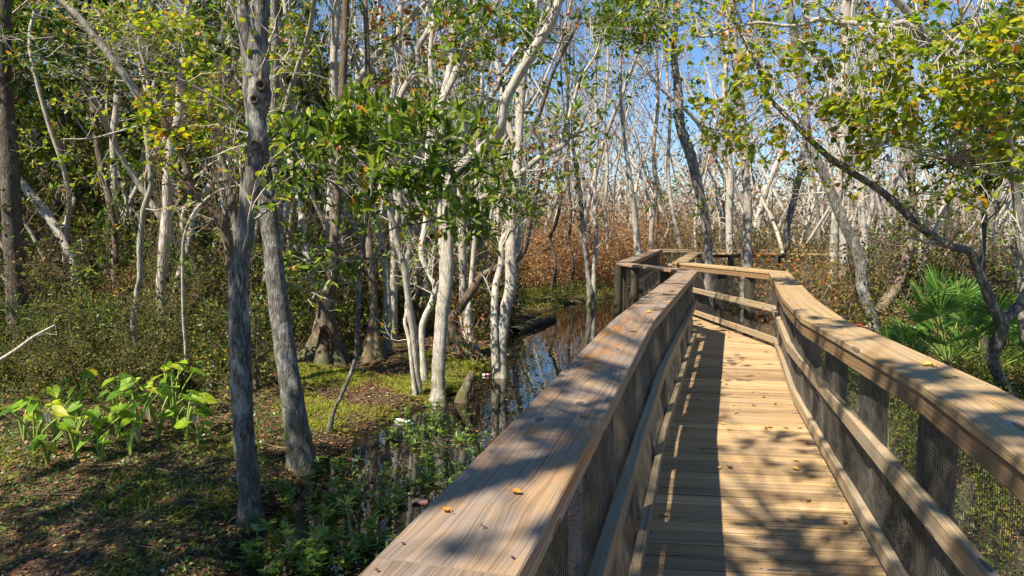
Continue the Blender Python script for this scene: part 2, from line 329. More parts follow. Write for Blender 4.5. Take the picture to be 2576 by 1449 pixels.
# ------------------------------------------------------------------ boardwalk plan (world metres)
RAIL_L = np.array([(-.90, -2.1), (.01, 1.21), (1.02, 4.88), (2.87, 10.67), (2.24, 13.2), (4.85, 22.4), (9.5, 21.4)])
RAIL_R = np.array([(.40, -2.1), (1.40, 1.84), (1.67, 2.77), (2.09, 4.97), (2.50, 6.35), (3.90, 10.5), (3.12, 13.5), (4.90, 19.1), (9.5, 18.2)])
KICK_L = np.array([(-.83, -2.1), (.10, 1.3), (.60, 3.1), (1.22, 5.33), (2.52, 9.53), (2.88, 10.67), (2.27, 13.2), (4.88, 22.3), (9.5, 21.3)])
KICK_R = np.array([(.40, -2.1), (1.77, 3.1), (2.73, 6.65), (3.77, 9.87), (3.52, 13.6), (5.05, 18.8), (9.5, 18.0)])
TOP = 1.07
# pond outline
pond = [G(*q, WZ)[:2] for q in [(600, 1449), (690, 1300), (800, 1190), (900, 1130), (1030, 1085), (1110, 1015), (1205, 965), (1235, 935), (1280, 865), (1320, 822), (1400, 780), (1470, 765), (1545, 752), (1640, 745)]]
pond += [np.array(q) for q in [(5.2, 22.5), (4.4, 19.2), (3.2, 13.5), (3.7, 10.2), (2.6, 7.0), (1.7, 4.0), (.7, .8), (.1, -1.5), (-1.6, -1.8), (-1.7, 2.5)]]
pond = np.array(pond)
def poly_sd(X, Y, poly):
    """signed distance, negative inside"""
    d = np.full(X.shape, 1e9); ins = np.zeros(X.shape, bool); n = len(poly)
    for i in range(n):
        a = poly[i]; b = poly[(i + 1) % n]; ab = b - a
        t = np.clip(((X - a[0]) * ab[0] + (Y - a[1]) * ab[1]) / (ab @ ab + 1e-12), 0, 1)
        d = np.minimum(d, np.hypot(X - a[0] - t * ab[0], Y - a[1] - t * ab[1]))
        c = ((a[1] > Y) != (b[1] > Y)) & (X < (b[0] - a[0]) * (Y - a[1]) / (b[1] - a[1] + 1e-12) + a[0]); ins ^= c
    return np.where(ins, -d, d)
def fbm(X, Y, s):
    z = np.zeros_like(X); a = 1.
    for k in range(5):
        q = s * 1.9**k; z += a * np.sin(X * q * 1.3 + Y * q * .7 + k * 2.1 + 1.7 * np.sin(Y * q * .6 + k)) * np.cos(Y * q * 1.1 - X * q * .45 + k * 1.3); a *= .55
    return z
def ground_h(X, Y):
    X = np.asarray(X, float); Y = np.asarray(Y, float)
    sd = poly_sd(X, Y, pond) + .22 * fbm(X, Y, 1.6)
    t = np.clip((sd + .35) / .9, 0, 1); t = t * t * (3 - 2 * t)
    land = GZ + .035 * fbm(X, Y, .9) + .02 * fbm(X, Y, 3.3)
    return (WZ - .22) * (1 - t) + land * t
def gh(x, y): return float(ground_h(np.array([x]), np.array([y]))[0])

def terrain():
    u = np.linspace(-1, 1, 420); k = 5.6
    xs = np.sinh(u * k) / math.sinh(k) * 420 + 0.0; 
    u2 = np.linspace(-1, 1, 420); ys = np.sinh(u2 * k) / math.sinh(k) * 420 + 8
    X, Y = np.meshgrid(xs, ys); Z = ground_h(X, Y); v = np.stack([X, Y, Z], -1).reshape(-1, 3)
    n = len(xs); i = np.arange(n - 1)[:, None] * n + np.arange(n - 1)[None, :]
    f = np.stack([i, i + 1, i + n + 1, i + n], -1).reshape(-1, 4)
    mb = MB(); mb.add(v, f); o = part('ground', mb, M['ground']); tag(o, kind='structure')
    mb = MB(); mb.add([(-30, -8, WZ), (20, -8, WZ), (20, 32, WZ), (-30, 32, WZ)], [(0, 1, 2, 3)]); o = part('water', mb, M['water'], smooth=False); tag(o, kind='structure')
terrain()

# ------------------------------------------------------------------ boardwalk
bw = empty('boardwalk', (0, 0, 0), 'weathered timber boardwalk with wide handrails and wire mesh sides zigzagging over the swamp', 'boardwalk')
def seglen(p): return np.hypot(*np.diff(p, axis=0).T)
def along(p, s):
    L = np.concatenate([[0], np.cumsum(seglen(p))]); return np.stack([np.interp(s, L, p[:, 0]), np.interp(s, L, p[:, 1])], -1)
def offset(p, d):
    """offset polyline; d>0 moves to the right of travel"""
    out = []
    for i in range(len(p)):
        ns = []
        if i > 0: t = p[i] - p[i - 1]; t = t / np.linalg.norm(t); ns.append(np.array([t[1], -t[0]]))
        if i < len(p) - 1: t = p[i + 1] - p[i]; t = t / np.linalg.norm(t); ns.append(np.array([t[1], -t[0]]))
        if len(ns) == 2: m = ns[0] + ns[1]; m = m / (m @ m) * 2; m *= 1.0
        else: m = ns[0]
        out.append(p[i] + m * d)
    return np.array(out)
def prism(mb, corners, z0, z1, r, axis_u, wob=0.0, sub=1, mi=0):
    """board with 4 plan corners a,b (start left,right), c,d (end right,left); UVs in metres along a->d; top edges softened"""
    a, b, c, d = [np.asarray(q, float) for q in corners]
    ou = rng.uniform(0, 50); ov = rng.uniform(0, 50); L = np.linalg.norm(d - a); W = np.linalg.norm(b - a); H = z1 - z0; ch = min(.004, H * .2)
    ins = lambda p, q: p + (q - p) / (np.linalg.norm(q - p) + 1e-9) * ch
    n = max(1, sub); rings = []
    for k in range(n + 1):
        t = k / n; l = a + (d - a) * t; rr_ = b + (c - b) * t; dz = wob * math.sin(t * PI * rng.uniform(.8, 1.2))
        rings.append([(*l, z0), (*l, z1 - ch + dz), (*ins(l, rr_), z1 + dz), (*ins(rr_, l), z1 + dz), (*rr_, z1 - ch + dz), (*rr_, z0)])
    V = np.array(rings).reshape(-1, 3); vv = np.array([-H, -ch, 0, W, W + ch, W + H, 2 * W + H]) + ov
    F = []; UV = []
    for k in range(n):
        u0, u1 = ou + L * k / n, ou + L * (k + 1) / n
        for j in range(6):
            j2 = (j + 1) % 6; F.append((k * 6 + j, (k + 1) * 6 + j, (k + 1) * 6 + j2, k * 6 + j2))
            UV += [(u0, vv[j]), (u1, vv[j]), (u1, vv[j + 1]), (u0, vv[j + 1])]
    mb.add(V, F, r, UV, mi=mi)
    for k, rev in ((0, 1), (n, 0)):
        q = [k * 6 + j for j in range(6)]; q = q if rev else q[::-1]
        uvq = [(ou + .02 * V[i][0], ov + V[i][2]) for i in q]
        mb.n -= 0; vq = V[q]; mb.add(vq, [tuple(range(6))], r, uvq, mi=mi)
def grow(p, q, e):
    t = (q - p) / np.linalg.norm(q - p); return p - t * e, q + t * e
# deck planks (fan round the bends)
def deck():
    el = offset(KICK_L, -.05); er = offset(KICK_R, .05)
    keyL = [(-.9, -2.1), (.28, 2.3), (.52, 3.1), (1.15, 5.33), (2.45, 9.4), (2.8, 10.67), (2.2, 13.2), (4.8, 22.3)]
    keyR = [(.50, -2.25), (1.50, 2.15), (1.80, 2.98), (2.42, 5.15), (3.62, 9.15), (3.86, 10.1), (3.58, 13.5), (5.0, 18.9)]
    mb = MB(); nails = []
    for k in range(len(keyL) - 1):
        a, b = np.array(keyL[k]), np.array(keyL[k + 1]); c, d = np.array(keyR[k]), np.array(keyR[k + 1])
        L = .5 * (np.linalg.norm(b - a) + np.linalg.norm(d - c)); n = max(1, round(L / .1445))
        for i in range(n):
            t0, t1 = i / n, (i + 1) / n; g = rng.uniform(.004, .0075)
            l0, l1 = a + (b - a) * t0, a + (b - a) * t1; r0, r1 = c + (d - c) * t0, c + (d - c) * t1
            tl = (l1 - l0) / (np.linalg.norm(l1 - l0) + 1e-9); tr = (r1 - r0) / (np.linalg.norm(r1 - r0) + 1e-9)
            l0, l1, r0, r1 = l0 + tl * g, l1 - tl * g, r0 + tr * g, r1 - tr * g
            e = rng.uniform(-.018, .018); e2 = rng.uniform(-.02, .02); x = (r0 - l0) / np.linalg.norm(r0 - l0)
            zt = rng.uniform(-.003, .003)
            prism(mb, (l1 + x * e, l0 + x * e, r0 + x * e2, r1 + x * e2), -.038 + zt, zt, rng.uniform(.1, .95), None, sub=1)
            for fr in (.07, .5, .93):
                for s in (.25, .75):
                    q = (l0 + (l1 - l0) * s) + ((r0 - l0) + ((r1 - l1) - (r0 - l0)) * s) * (fr + rng.uniform(-.012, .012)); nails.append((*q, zt + .0012))
    nails = np.array(nails); th = np.arange(6) / 6 * 2 * PI; ring = np.stack([np.cos(th), np.sin(th), th * 0], -1) * .0055
    v = (nails[:, None, :] + ring[None]).reshape(-1, 3); f = np.arange(len(v)).reshape(-1, 6); mb.add(v, f, .5, mi=1)
    part('deck', mb, [M['deck'], M['nail']], bw, smooth=False, uv=True)
    for edge in (keyL, keyR):   # joists and outer beams below
        p = np.array(edge); sgn = 1 if edge is keyL else -1
        for i in range(len(p) - 1):
            a, b = p[i], p[i + 1]; t = (b - a) / np.linalg.norm(b - a); nn = np.array([t[1], -t[0]]) * sgn
            mb = MB(); prism(mb, (a + nn * .03, a + nn * .07, b + nn * .07, b + nn * .03), -.24, -.046, rng.random(), None); part('stringer', mb, M['fascia'], bw, smooth=False, uv=True)
deck()
def board_run(name, line, z0, z1, inner, outer, m, joints, side, tint=(.2, .9), maxlen=3.6, skip=None):
    """boards following a polyline between two plan offsets; split at the bends and every few metres"""
    A = offset(line, inner * side); B = offset(line, outer * side)
    for i in range(len(line) - 1):
        L = np.linalg.norm(line[i + 1] - line[i]); n = max(1, math.ceil(L / maxlen))
        for k in range(n):
            t0, t1 = k / n, (k + 1) / n; g = .0015 / max(L, .1)
            a0, a1 = A[i] + (A[i + 1] - A[i]) * (t0 + g), A[i] + (A[i + 1] - A[i]) * (t1 - g)
            b0, b1 = B[i] + (B[i + 1] - B[i]) * (t0 + g), B[i] + (B[i + 1] - B[i]) * (t1 - g)
            mb = MB()
            cs = (a0, b0, b1, a1) if side > 0 else (b0, a0, a1, b1)
            dz = rng.uniform(-.002, .002)
            prism(mb, cs, z0, z1 + dz, rng.uniform(*tint), None, wob=rng.uniform(-.004, .004), sub=4)
            mats = [m]
            if name == 'top_rail' and t0 * L < 30:      # screw heads along the cap, in pairs over the posts
                mats = [m, M['nail']]; nn = []; LL = np.linalg.norm(a1 - a0)
                for e in list(np.arange(.06, LL, .6)) + [LL - .05]:
                    for fr in (.1, .9): nn.append((*(a0 + (a1 - a0) * e / LL + (b0 - a0) * (fr + rng.uniform(-.01, .01))), z1 + dz + .0045))
                nn = np.array(nn); th = np.arange(6) / 6 * 2 * PI; ring = np.stack([np.cos(th), np.sin(th), th * 0], -1) * .0042
                mb.add((nn[:, None] + ring[None]).reshape(-1, 3), np.arange(len(nn) * 6).reshape(-1, 6), .5, mi=1)
            part(name, mb, mats, bw, smooth=False, uv=True)
W = .285
for line, side, m, fh, kick in ((RAIL_L, -1, M['rail_left'], .052, KICK_L), (RAIL_R, 1, M['rail_right'], .089, KICK_R)):
    board_run('top_rail', line, TOP - .038, TOP, 0, W, m, None, side, (.35, .8))
    board_run('apron_board', line, TOP - .038 - fh, TOP - .040, .012, .052, M['fascia'] if side > 0 else M['mid'], None, side, (.35, .75))
# mid and kick boards on plan lines between rail and kick
def lerp_line(a, b, t, n=None):
    la = np.concatenate([[0], np.cumsum(seglen(a))]); lb = np.concatenate([[0], np.cumsum(seglen(b))])
    # match by y, both lines run away from the camera up to the last bend
    ya = a[:-1]; out = []
    for p in b[:-1]:
        x = np.interp(p[1], ya[:, 1], ya[:, 0]); out.append((x * (1 - t) + p[0] * t, p[1]))
    q = a[-1] * (1 - t) + b[-1] * t; out.append(tuple(q)); return np.array(out)
MID_L = lerp_line(RAIL_L, KICK_L, .5); MID_R = lerp_line(RAIL_R, KICK_R, .5)
for line, side in ((MID_L, -1), (MID_R, 1)):
    board_run('mid_rail', line, .53, .615, 0, .05, M['mid'], None, side, (.3, .9), 3.0)
for line, side in ((KICK_L, -1), (KICK_R, 1)):
    board_run('kick_rail', line, .065, .152, 0, .045, M['mid'], None, side, (.3, .9), 3.4)
# posts
def make_post(x, y, r, zt=TOP - .040):
    z0 = gh(x, y) - .25; mb = MB(); n = 9; zz = np.linspace(z0, zt, n); ph = rng.random() * 6
    lx, ly = rng.uniform(-.012, .012, 2)
    pts = np.array([(x + lx * (z - zt), y + ly * (z - zt), z) for z in zz]); sides = 14; th = np.arange(sides) / sides * 2 * PI
    flat = 1 - .10 * (np.abs(np.cos(2 * (th + ph))) > .93)
    rr = r * flat[None] * (1 + .012 * rng.normal(size=(n, sides)))
    V = np.stack([pts[:, None, 0] + rr * np.cos(th), pts[:, None, 1] + rr * np.sin(th), np.repeat(zz[:, None], sides, 1)], -1)
    F = []; UV = []; ov = rng.uniform(0, 30)
    for i in range(n - 1):
        for j in range(sides):
            j2 = (j + 1) % sides; F.append((i * sides + j, i * sides + j2, (i + 1) * sides + j2, (i + 1) * sides + j))
            u0, u1 = th[j] * r, (th[j] + 2 * PI / sides) * r; UV += [(zz[i] + ov, u0), (zz[i] + ov, u1), (zz[i + 1] + ov, u1), (zz[i + 1] + ov, u0)]
    mb.add(V, F, rng.random(), UV); part('post', mb, M['post'], bw, uv=True)
for line, side, off in ((RAIL_L, -1, .17), (KICK_R, 1, .155)):
    c = offset(line, side * off); L = np.concatenate([[0], np.cumsum(seglen(c))])
    if side > 0: ss = [.9, 2.1, 3.3, 4.5, 4.75 + 1.1]
    for i in range(len(c) - 1):
        pass
    s = .45; tot = L[-1] - 1
    ph = {-1: .35, 1: .10}[side]
    while s < tot:
        p = along(c, np.array([s + ph]))[0]
        make_post(p[0], p[1], .080); s += 1.2
make_post(1.98, 12.86, .085); 
# woven wire
def mesh_side(rail, kick, side, s0, s1, pitch, rw):
    top = offset(rail, side * .056); bot = offset(kick, side * .050)
    y0 = along(bot, np.array([s0]))[0]; n = int((s1 - s0) / pitch); s = s0 + np.arange(n) * pitch; b = along(bot, s)
    tx = np.interp(b[:, 1], top[:-1, 1], top[:-1, 0]); t = np.stack([tx, b[:, 1]], -1)
    tan = np.gradient(b, axis=0); tan /= np.linalg.norm(tan, axis=1)[:, None]; nrm = np.stack([tan[:, 1], -tan[:, 0]], -1) * side
    zlo, zhi = .03, .975
    def pt(si, z):      # si index array, z array (broadcast)
        f = (z - zlo) / (zhi - zlo); base = b[si] * (1 - f)[..., None] + t[si] * f[..., None]
        ss = s[si]; env = np.clip(np.sin(PI * np.clip((z - .15) / .40, 0, 1)), 0, 1) * (z < .57) + np.clip(np.sin(PI * np.clip((z - .60) / .36, 0, 1)), 0, 1) * (z >= .57)
        bul = .004 + env * (.012 + .012 * np.sin(ss * 5.2 + 1.3 * np.sin(ss * 2.1)) + .006 * np.sin(ss * 13 + z * 9))
        q = base + nrm[si] * bul[..., None]; zz = z + .005 * np.sin(ss * 9 + z * 4) * env
        return np.concatenate([q, zz[..., None]], -1)
    mb = MB()
    def batch(Pm, offs):
        m_, k_ = Pm.shape[:2]; V = (Pm[:, :, None, :] + offs[None, None] if offs.ndim == 2 else Pm[:, :, None, :] + offs)
        base = (np.arange(m_)[:, None, None] * k_ + np.arange(k_ - 1)[None, :, None]) * 3; j = np.arange(3)[None, None, :]; j2 = (j + 1) % 3
        f = np.stack([base + j, base + j2, base + 3 + j2, base + 3 + j], -1).reshape(-1, 4); mb.add(V.reshape(-1, 3), f, .5)
    # uprights
    zz = np.linspace(zlo, zhi, 12); SI = np.repeat(np.arange(n)[:, None], len(zz), 1); Z = np.repeat(zz[None], n, 0)
    o = np.stack([np.array([math.cos(a), math.sin(a), 0]) * rw for a in (0, 2.09, 4.19)]); batch(pt(SI, Z), o)
    # rows
    step = max(1, int(.05 / pitch)); idx = np.append(np.arange(0, n, step), n - 1); rows = np.arange(zlo, zhi + .001, pitch)
    SI = np.repeat(idx[None], len(rows), 0); Z = np.repeat(rows[:, None], len(idx), 1); Pm = pt(SI, Z)
    na = nrm[SI]; n3 = np.concatenate([na, np.zeros_like(na[..., :1])], -1)
    offs = np.stack([n3 * rw * math.cos(a) + np.array([0, 0, 1.]) * rw * math.sin(a) for a in (0, 2.09, 4.19)], 2) + (n3 * rw * 1.5)[:, :, None, :]
    batch(Pm, offs); part('wire_mesh', mb, M['wire'], bw)
def cum(line, i): return float(np.sum(seglen(line)[:i]))
mesh_side(RAIL_L, KICK_L, -1, 2.2, cum(offset(KICK_L, -.05), 5), .019, .0013)
mesh_side(RAIL_R, KICK_R, 1, 2.2, cum(offset(KICK_R, .05), 3), .019, .0013)
mesh_side(RAIL_L, KICK_L, -1, cum(offset(KICK_L, -.05), 5), cum(offset(KICK_L, -.05), 7), .0254, .0014)
mesh_side(RAIL_R, KICK_R, 1, cum(offset(KICK_R, .05), 3), cum(offset(KICK_R, .05), 5), .0254, .0014)
def far_mesh(a, b):
    mb = MB(); a = np.array(a); b = np.array(b); L = np.linalg.norm(b - a); t = (b - a) / L
    for k in range(int(L / .04)):
        p = a + t * k * .04; tube(mb, [(*p, .03), (*p, 1.0)], .0018, 3)
    for z in np.arange(.03, 1.0, .04): tube(mb, [(*a, z), (*b, z)], .0018, 3)
    part('wire_mesh', mb, M['wire'], bw)
far_mesh((4.88, 22.46), (9.5, 21.46)); 

# ------------------------------------------------------------------ traced trees
def px_line(pts, d0, d1):
    ys = [i / (len(pts) - 1) for i in range(len(pts))]; out = []; rr = []
    for (x, y, w_), t in zip(pts, ys):
        Y = d0 + (d1 - d0) * t; out.append(P(x, y, Y)); rr.append(w_ * pxm(Y) * .5)
    return np.array(out), np.array(rr)
HERO = []
def hero(label, stems, bark='bark_grey', name='swamp_tree', foliage=None, flare=1.35, twigs=(8, .8), style='oval', lsize=.07, leafmat='autumn', lcount=3, top_crown=None, cat='tree', sides=12, rough=.045):
    """stems: [(pts, d0, d1)]; the first is the trunk listed from the ground up"""
    pts, d0, d1 = stems[0]; L, rr = px_line(pts, d0, d1)
    bx, by = L[0][0], L[0][1]; g = gh(bx, by)
    if L[0][2] > g + .30:
        L = np.vstack([[bx, by, g - .15], [bx * .7 + L[0][0] * .3, by, g + .08], L]); rr = np.concatenate([[rr[0] * flare], [rr[0] * 1.12], rr])
    else:
        L = L.copy(); L[0][2] = g - .15; rr = rr.copy(); rr[0] *= flare
        while len(L) > 3 and L[1][2] < g + .02: L = np.delete(L, 1, 0); rr = np.delete(rr, 1)
    if top_crown is not None:   # carry the trunk on above the frame
        d = L[-1] - L[-2]; d = d / np.linalg.norm(d) * .5 + np.array([0, 0, .8]); d /= np.linalg.norm(d); H = top_crown
        L = np.vstack([L, L[-1] + d * H * .5, L[-1] + d * H]); rr = np.concatenate([rr, [rr[-1] * .8, rr[-1] * .45]])
    root = empty(name, (bx, by, g), label, cat)
    S = smooth_line(L, 5); RR = smooth_line(np.stack([rr, rr, rr], 1), 5)[:, 0]
    RR = RR * (1 + .03 * np.sin(np.arange(len(RR)) * 1.9 + rng.random() * 6))
    trunk_mb = MB(); tube(trunk_mb, S, RR, sides, rough=rough)
    paths = [(S, RR)]
    for pts, a, b in stems[1:]:
        l2, r2 = px_line(pts, a, b); s2 = smooth_line(l2, 5); q2 = smooth_line(np.stack([r2] * 3, 1), 5)[:, 0]
        mb = MB(); tube(mb, s2, q2, max(6, sides - 3), rough=rough, cap=True); part('limb', mb, M[bark], root); paths.append((s2, q2))
    tb = MB(); lb = MB(); n_, ln = twigs
    for _ in range(n_):
        s_, q_ = paths[rng.integers(len(paths))]; i = int(rng.uniform(.3, .97) * (len(s_) - 1)); ax = s_[min(i + 1, len(s_) - 1)] - s_[i - 1]; ax /= np.linalg.norm(ax) + 1e-9
        d = ax * .5 + rdir(1)[0] * 1.0 + np.array([0, 0, .35])
        branch_out(tb, lb, s_[i], d, ln * rng.uniform(.6, 1.5), min(q_[i] * .35, .016), 1, style, lsize, lcount, 5, .9)
    if foliage:
        for (x, y, rx, ry, d, rd, n, st, sz, cnt) in foliage:
            c = P(x, y, d); ex = np.array([rx * pxm(d), rd, ry * pxm(d)])
            allp = np.vstack([s for s, q in paths])
            for _ in range(n):
                q = c + rdir(1)[0] * rng.random()**.4 * ex; k = np.argmin(np.linalg.norm(allp - q, axis=1) + rng.random(len(allp)) * .5)
                a = allp[k]; v = q - a; D = np.linalg.norm(v)
                if D > 1.6: a = q - v / D * rng.uniform(.6, 1.3)
                m1 = (a + q) / 2 + rdir(1)[0] * .12 * D; path = smooth_line([a, m1, q], 3)
                tube(tb, path, np.linspace(.006, .003, len(path)), 3)
                for _k in range(3):
                    dd = (q - m1) / (np.linalg.norm(q - m1) + 1e-9) + rdir(1)[0] * .9; p2 = limb_path(path[-2], dd, rng.uniform(.15, .4), 3, .3)
                    tube(tb, p2, .0025, 3); foliage_on(lb, p2, st, sz, cnt)
    if top_crown is not None:
        for _ in range(4):
            i = rng.integers(len(S) - 6, len(S)); branch_out(tb, lb, S[i], rdir(1, .3)[0], rng.uniform(1.2, 2.2), .016, 2, style, max(lsize, .09), 3, 3, 1.0)
    for v_, f_, r_ in zip(tb.v, tb.f, tb.r): pass
    if tb.v: trunk_mb.add(np.concatenate(tb.v), np.concatenate(tb.f), np.concatenate(tb.r), mi=1)
    part('trunk', trunk_mb, [M[bark], M['twig_pale' if 'pale' in bark or 'grey' in bark else 'twig_brown']], root)
    if lb.v: part('crown', lb, M[leafmat], root)
    HERO.append((bx, by)); return root
# A, B: the two big near trunks
hA = hero('nearest tall grey trunk at left with a round knot hole high up', [([(630, 1300, 66), (628, 1250, 57), (620, 1160, 54), (612, 1074, 52), (604, 874, 53), (600, 724, 49), (608, 650, 43), (615, 600, 41), (627, 500, 44), (643, 400, 41), (650, 365, 52), (648, 300, 42), (653, 240, 56), (652, 200, 50), (648, 165, 58), (650, 100, 45), (654, 30, 44), (656, -60, 42)], 5.6, 5.6)],
     'bark_grey', sides=22, twigs=(7, .7), style='heart', lsize=.06, leafmat='tallow', lcount=3, top_crown=3.5, rough=.03)
def knot(root, x, y, d, r):
    mb = MB(); c = P(x, y, d); n = 16; th = np.arange(n) / n * 2 * PI; prof = [(1.25, .02), (1.1, -.012), (.8, -.02), (.55, -.005), (.4, .03), (.1, .05)]
    V = np.array([[(c[0] + r * k * math.cos(t), c[1] + z * r / .04, c[2] + r * k * 1.05 * math.sin(t)) for t in th] for k, z in prof])
    i = np.arange(len(prof) - 1)[:, None] * n; j = np.arange(n)[None]; f = np.stack([i + j, i + (j + 1) % n, i + n + (j + 1) % n, i + n + j], -1).reshape(-1, 4)
    mb.add(V, f); part('knot_hole', mb, M['bark_dark'], root)
knot(hA, 657, 214, 5.50, .040); knot(hA, 640, 250, 5.50, .032); knot(hA, 641, 364, 5.51, .032)
hero('thick pale grey trunk leaning left just behind the knot hole tree', [([(762, 1165, 86), (757, 1140, 72), (746, 1074, 62), (734, 990, 56), (724, 924, 53), (702, 774, 49), (683, 600, 45), (672, 500, 43), (662, 420, 38), (645, 340, 38), (632, 250, 35), (624, 150, 32), (614, 50, 29), (606, -60, 27)], 6.9, 7.0)],
     'bark_grey', sides=20, twigs=(7, .8), top_crown=3.5, style='heart', leafmat='tallow', rough=.03)
hero('slim upright grey trunk behind the two thick near trunks', [([(720, 965, 26), (716, 900, 22), (712, 760, 21), (706, 620, 20), (700, 500, 20), (692, 400, 21), (691, 250, 22), (692, 150, 20), (690, 50, 18), (688, -60, 16)], 10.3, 10.5)], 'bark_grey', twigs=(12, .9), top_crown=4, leafmat='bay', style='whorl', lsize=.1, lcount=6)
hero('bent brown trunk curving left out from behind the nearest trunk', [([(660, 975, 36), (655, 965, 34), (648, 890, 38), (638, 824, 40), (615, 760, 28), (585, 700, 24), (577, 625, 25), (560, 565, 28), (530, 522, 24), (495, 490, 22), (478, 470, 22), (465, 400, 20), (440, 340, 18), (410, 300, 12), (395, 250, 8)], 10.1, 9.6), ([(562, 570, 20), (580, 525, 16), (605, 495, 15), (640, 470, 12)], 9.9, 10.4)],
     'bark_brown', twigs=(14, .9), style='heart', lsize=.07, leafmat='tallow', lcount=4, foliage=[(480, 330, 150, 80, 9.4, .9, 34, 'heart', .08, 5), (560, 230, 120, 110, 9.4, .8, 30, 'heart', .08, 5)])
hero('pale straight trunk hung with brown vines in the left brush', [([(400, 900, 24), (404, 830, 21), (408, 800, 21), (405, 724, 25), (412, 625, 26), (419, 550, 27), (420, 500, 26), (425, 425, 27), (432, 360, 24), (450, 300, 24), (458, 200, 24), (466, 120, 22), (470, 40, 16), (478, -40, 14)], 12.4, 12.6)], 'bark_pale', twigs=(16, 1.1), leafmat='dark_leaf', style='oval', lsize=.09, lcount=5, top_crown=4,
     foliage=[(455, 120, 180, 130, 12.4, 1, 80, 'oval', .1, 7), (180, 130, 180, 130, 13, 1.2, 70, 'whorl', .14, 8)])
hero('slender pale trunk with a long limb slanting up to the left corner', [([(352, 962, 18), (345, 890, 12), (334, 824, 12), (345, 730, 13), (352, 700, 14), (352, 625, 15), (358, 550, 15), (367, 510, 14), (380, 465, 14), (376, 400, 14), (368, 325, 15), (362, 280, 18), (345, 235, 19), (310, 185, 19), (280, 145, 18), (240, 95, 18), (200, 45, 17), (140, -10, 14), (100, -50, 12)], 10.6, 9.6), ([(364, 290, 10), (372, 240, 9), (370, 190, 8), (350, 120, 6), (352, 60, 5)], 10.2, 10.4), ([(366, 312, 6), (300, 330, 5), (230, 348, 4), (155, 350, 3)], 10.2, 9.8)],
     'bark_pale', twigs=(16, .9), leafmat='tallow', style='heart', lsize=.07, lcount=4, foliage=[(430, 60, 90, 50, 9.8, .8, 26, 'heart', .08, 5), (250, 60, 160, 70, 10, 1, 18, 'whorl', .11, 6)])
hero('thin white stem arching over to the nearest trunk', [([(470, 955, 11), (467, 874, 9), (462, 800, 9), (460, 724, 8), (460, 650, 8), (463, 600, 8), (480, 550, 8), (510, 510, 7), (550, 480, 6), (612, 463, 4)], 10, 9.2)], 'bark_pale', twigs=(7, .5), flare=1.1, sides=8, leafmat='autumn', lcount=1)
hero('thick dark trunk at the far left edge', [([(45, 880, 54), (42, 820, 50), (40, 724, 47), (32, 600, 45), (25, 450, 42), (15, 300, 40), (6, 200, 36), (8, 50, 32), (12, -50, 30)], 12.8, 13)], 'bark_dark', twigs=(14, 1.2), leafmat='dark_leaf', style='whorl', lsize=.13, lcount=7, top_crown=4)
hero('pale fallen trunk leaning through the left brush', [([(185, 660, 16), (175, 640, 17), (155, 600, 19), (125, 550, 22), (90, 505, 22), (50, 455, 16), (10, 395, 12), (-20, 330, 9)], 14.5, 15)], 'bark_pale', twigs=(4, .6), flare=1)
hero('mossy trunk between the brush and the long slanting limb', [([(300, 800, 18), (292, 700, 15), (290, 600, 14), (275, 500, 17), (252, 400, 17), (240, 300, 15), (225, 200, 14), (232, 90, 12), (240, -30, 10)], 15, 15)], 'bark_brown', twigs=(18, 1.2), leafmat='dark_leaf', style='oval', lsize=.11, lcount=6)
hero('pale trunk high among dark leaves left of the long slanting limb', [([(292, 760, 18), (288, 500, 16), (285, 350, 16), (292, 280, 16), (300, 175, 15), (312, 60, 14), (318, -40, 12)], 17, 17)], 'bark_pale', twigs=(18, 1.3), leafmat='dark_leaf', style='oval', lsize=.11, lcount=7)
hero('leaning grey trunk half hidden left of the nearest trunk', [([(600, 860, 20), (600, 700, 20), (597, 600, 19), (585, 520, 20), (572, 450, 18), (555, 380, 17), (560, 250, 14), (590, 160, 12), (600, 40, 10)], 12.5, 12.5)], 'bark_grey', twigs=(10, .9), leafmat='dark_leaf', style='oval', lsize=.09, lcount=4)
hero('straight pale trunk right of the thick leaning trunk', [([(842, 870, 22), (840, 720, 22), (833, 640, 22), (830, 560, 23), (836, 450, 22), (842, 300, 20), (838, 180, 19), (845, 60, 18), (848, -40, 17)], 14.5, 15)], 'bark_pale', twigs=(16, 1.2), leafmat='dark_leaf', style='whorl', lsize=.13, lcount=7, top_crown=3)
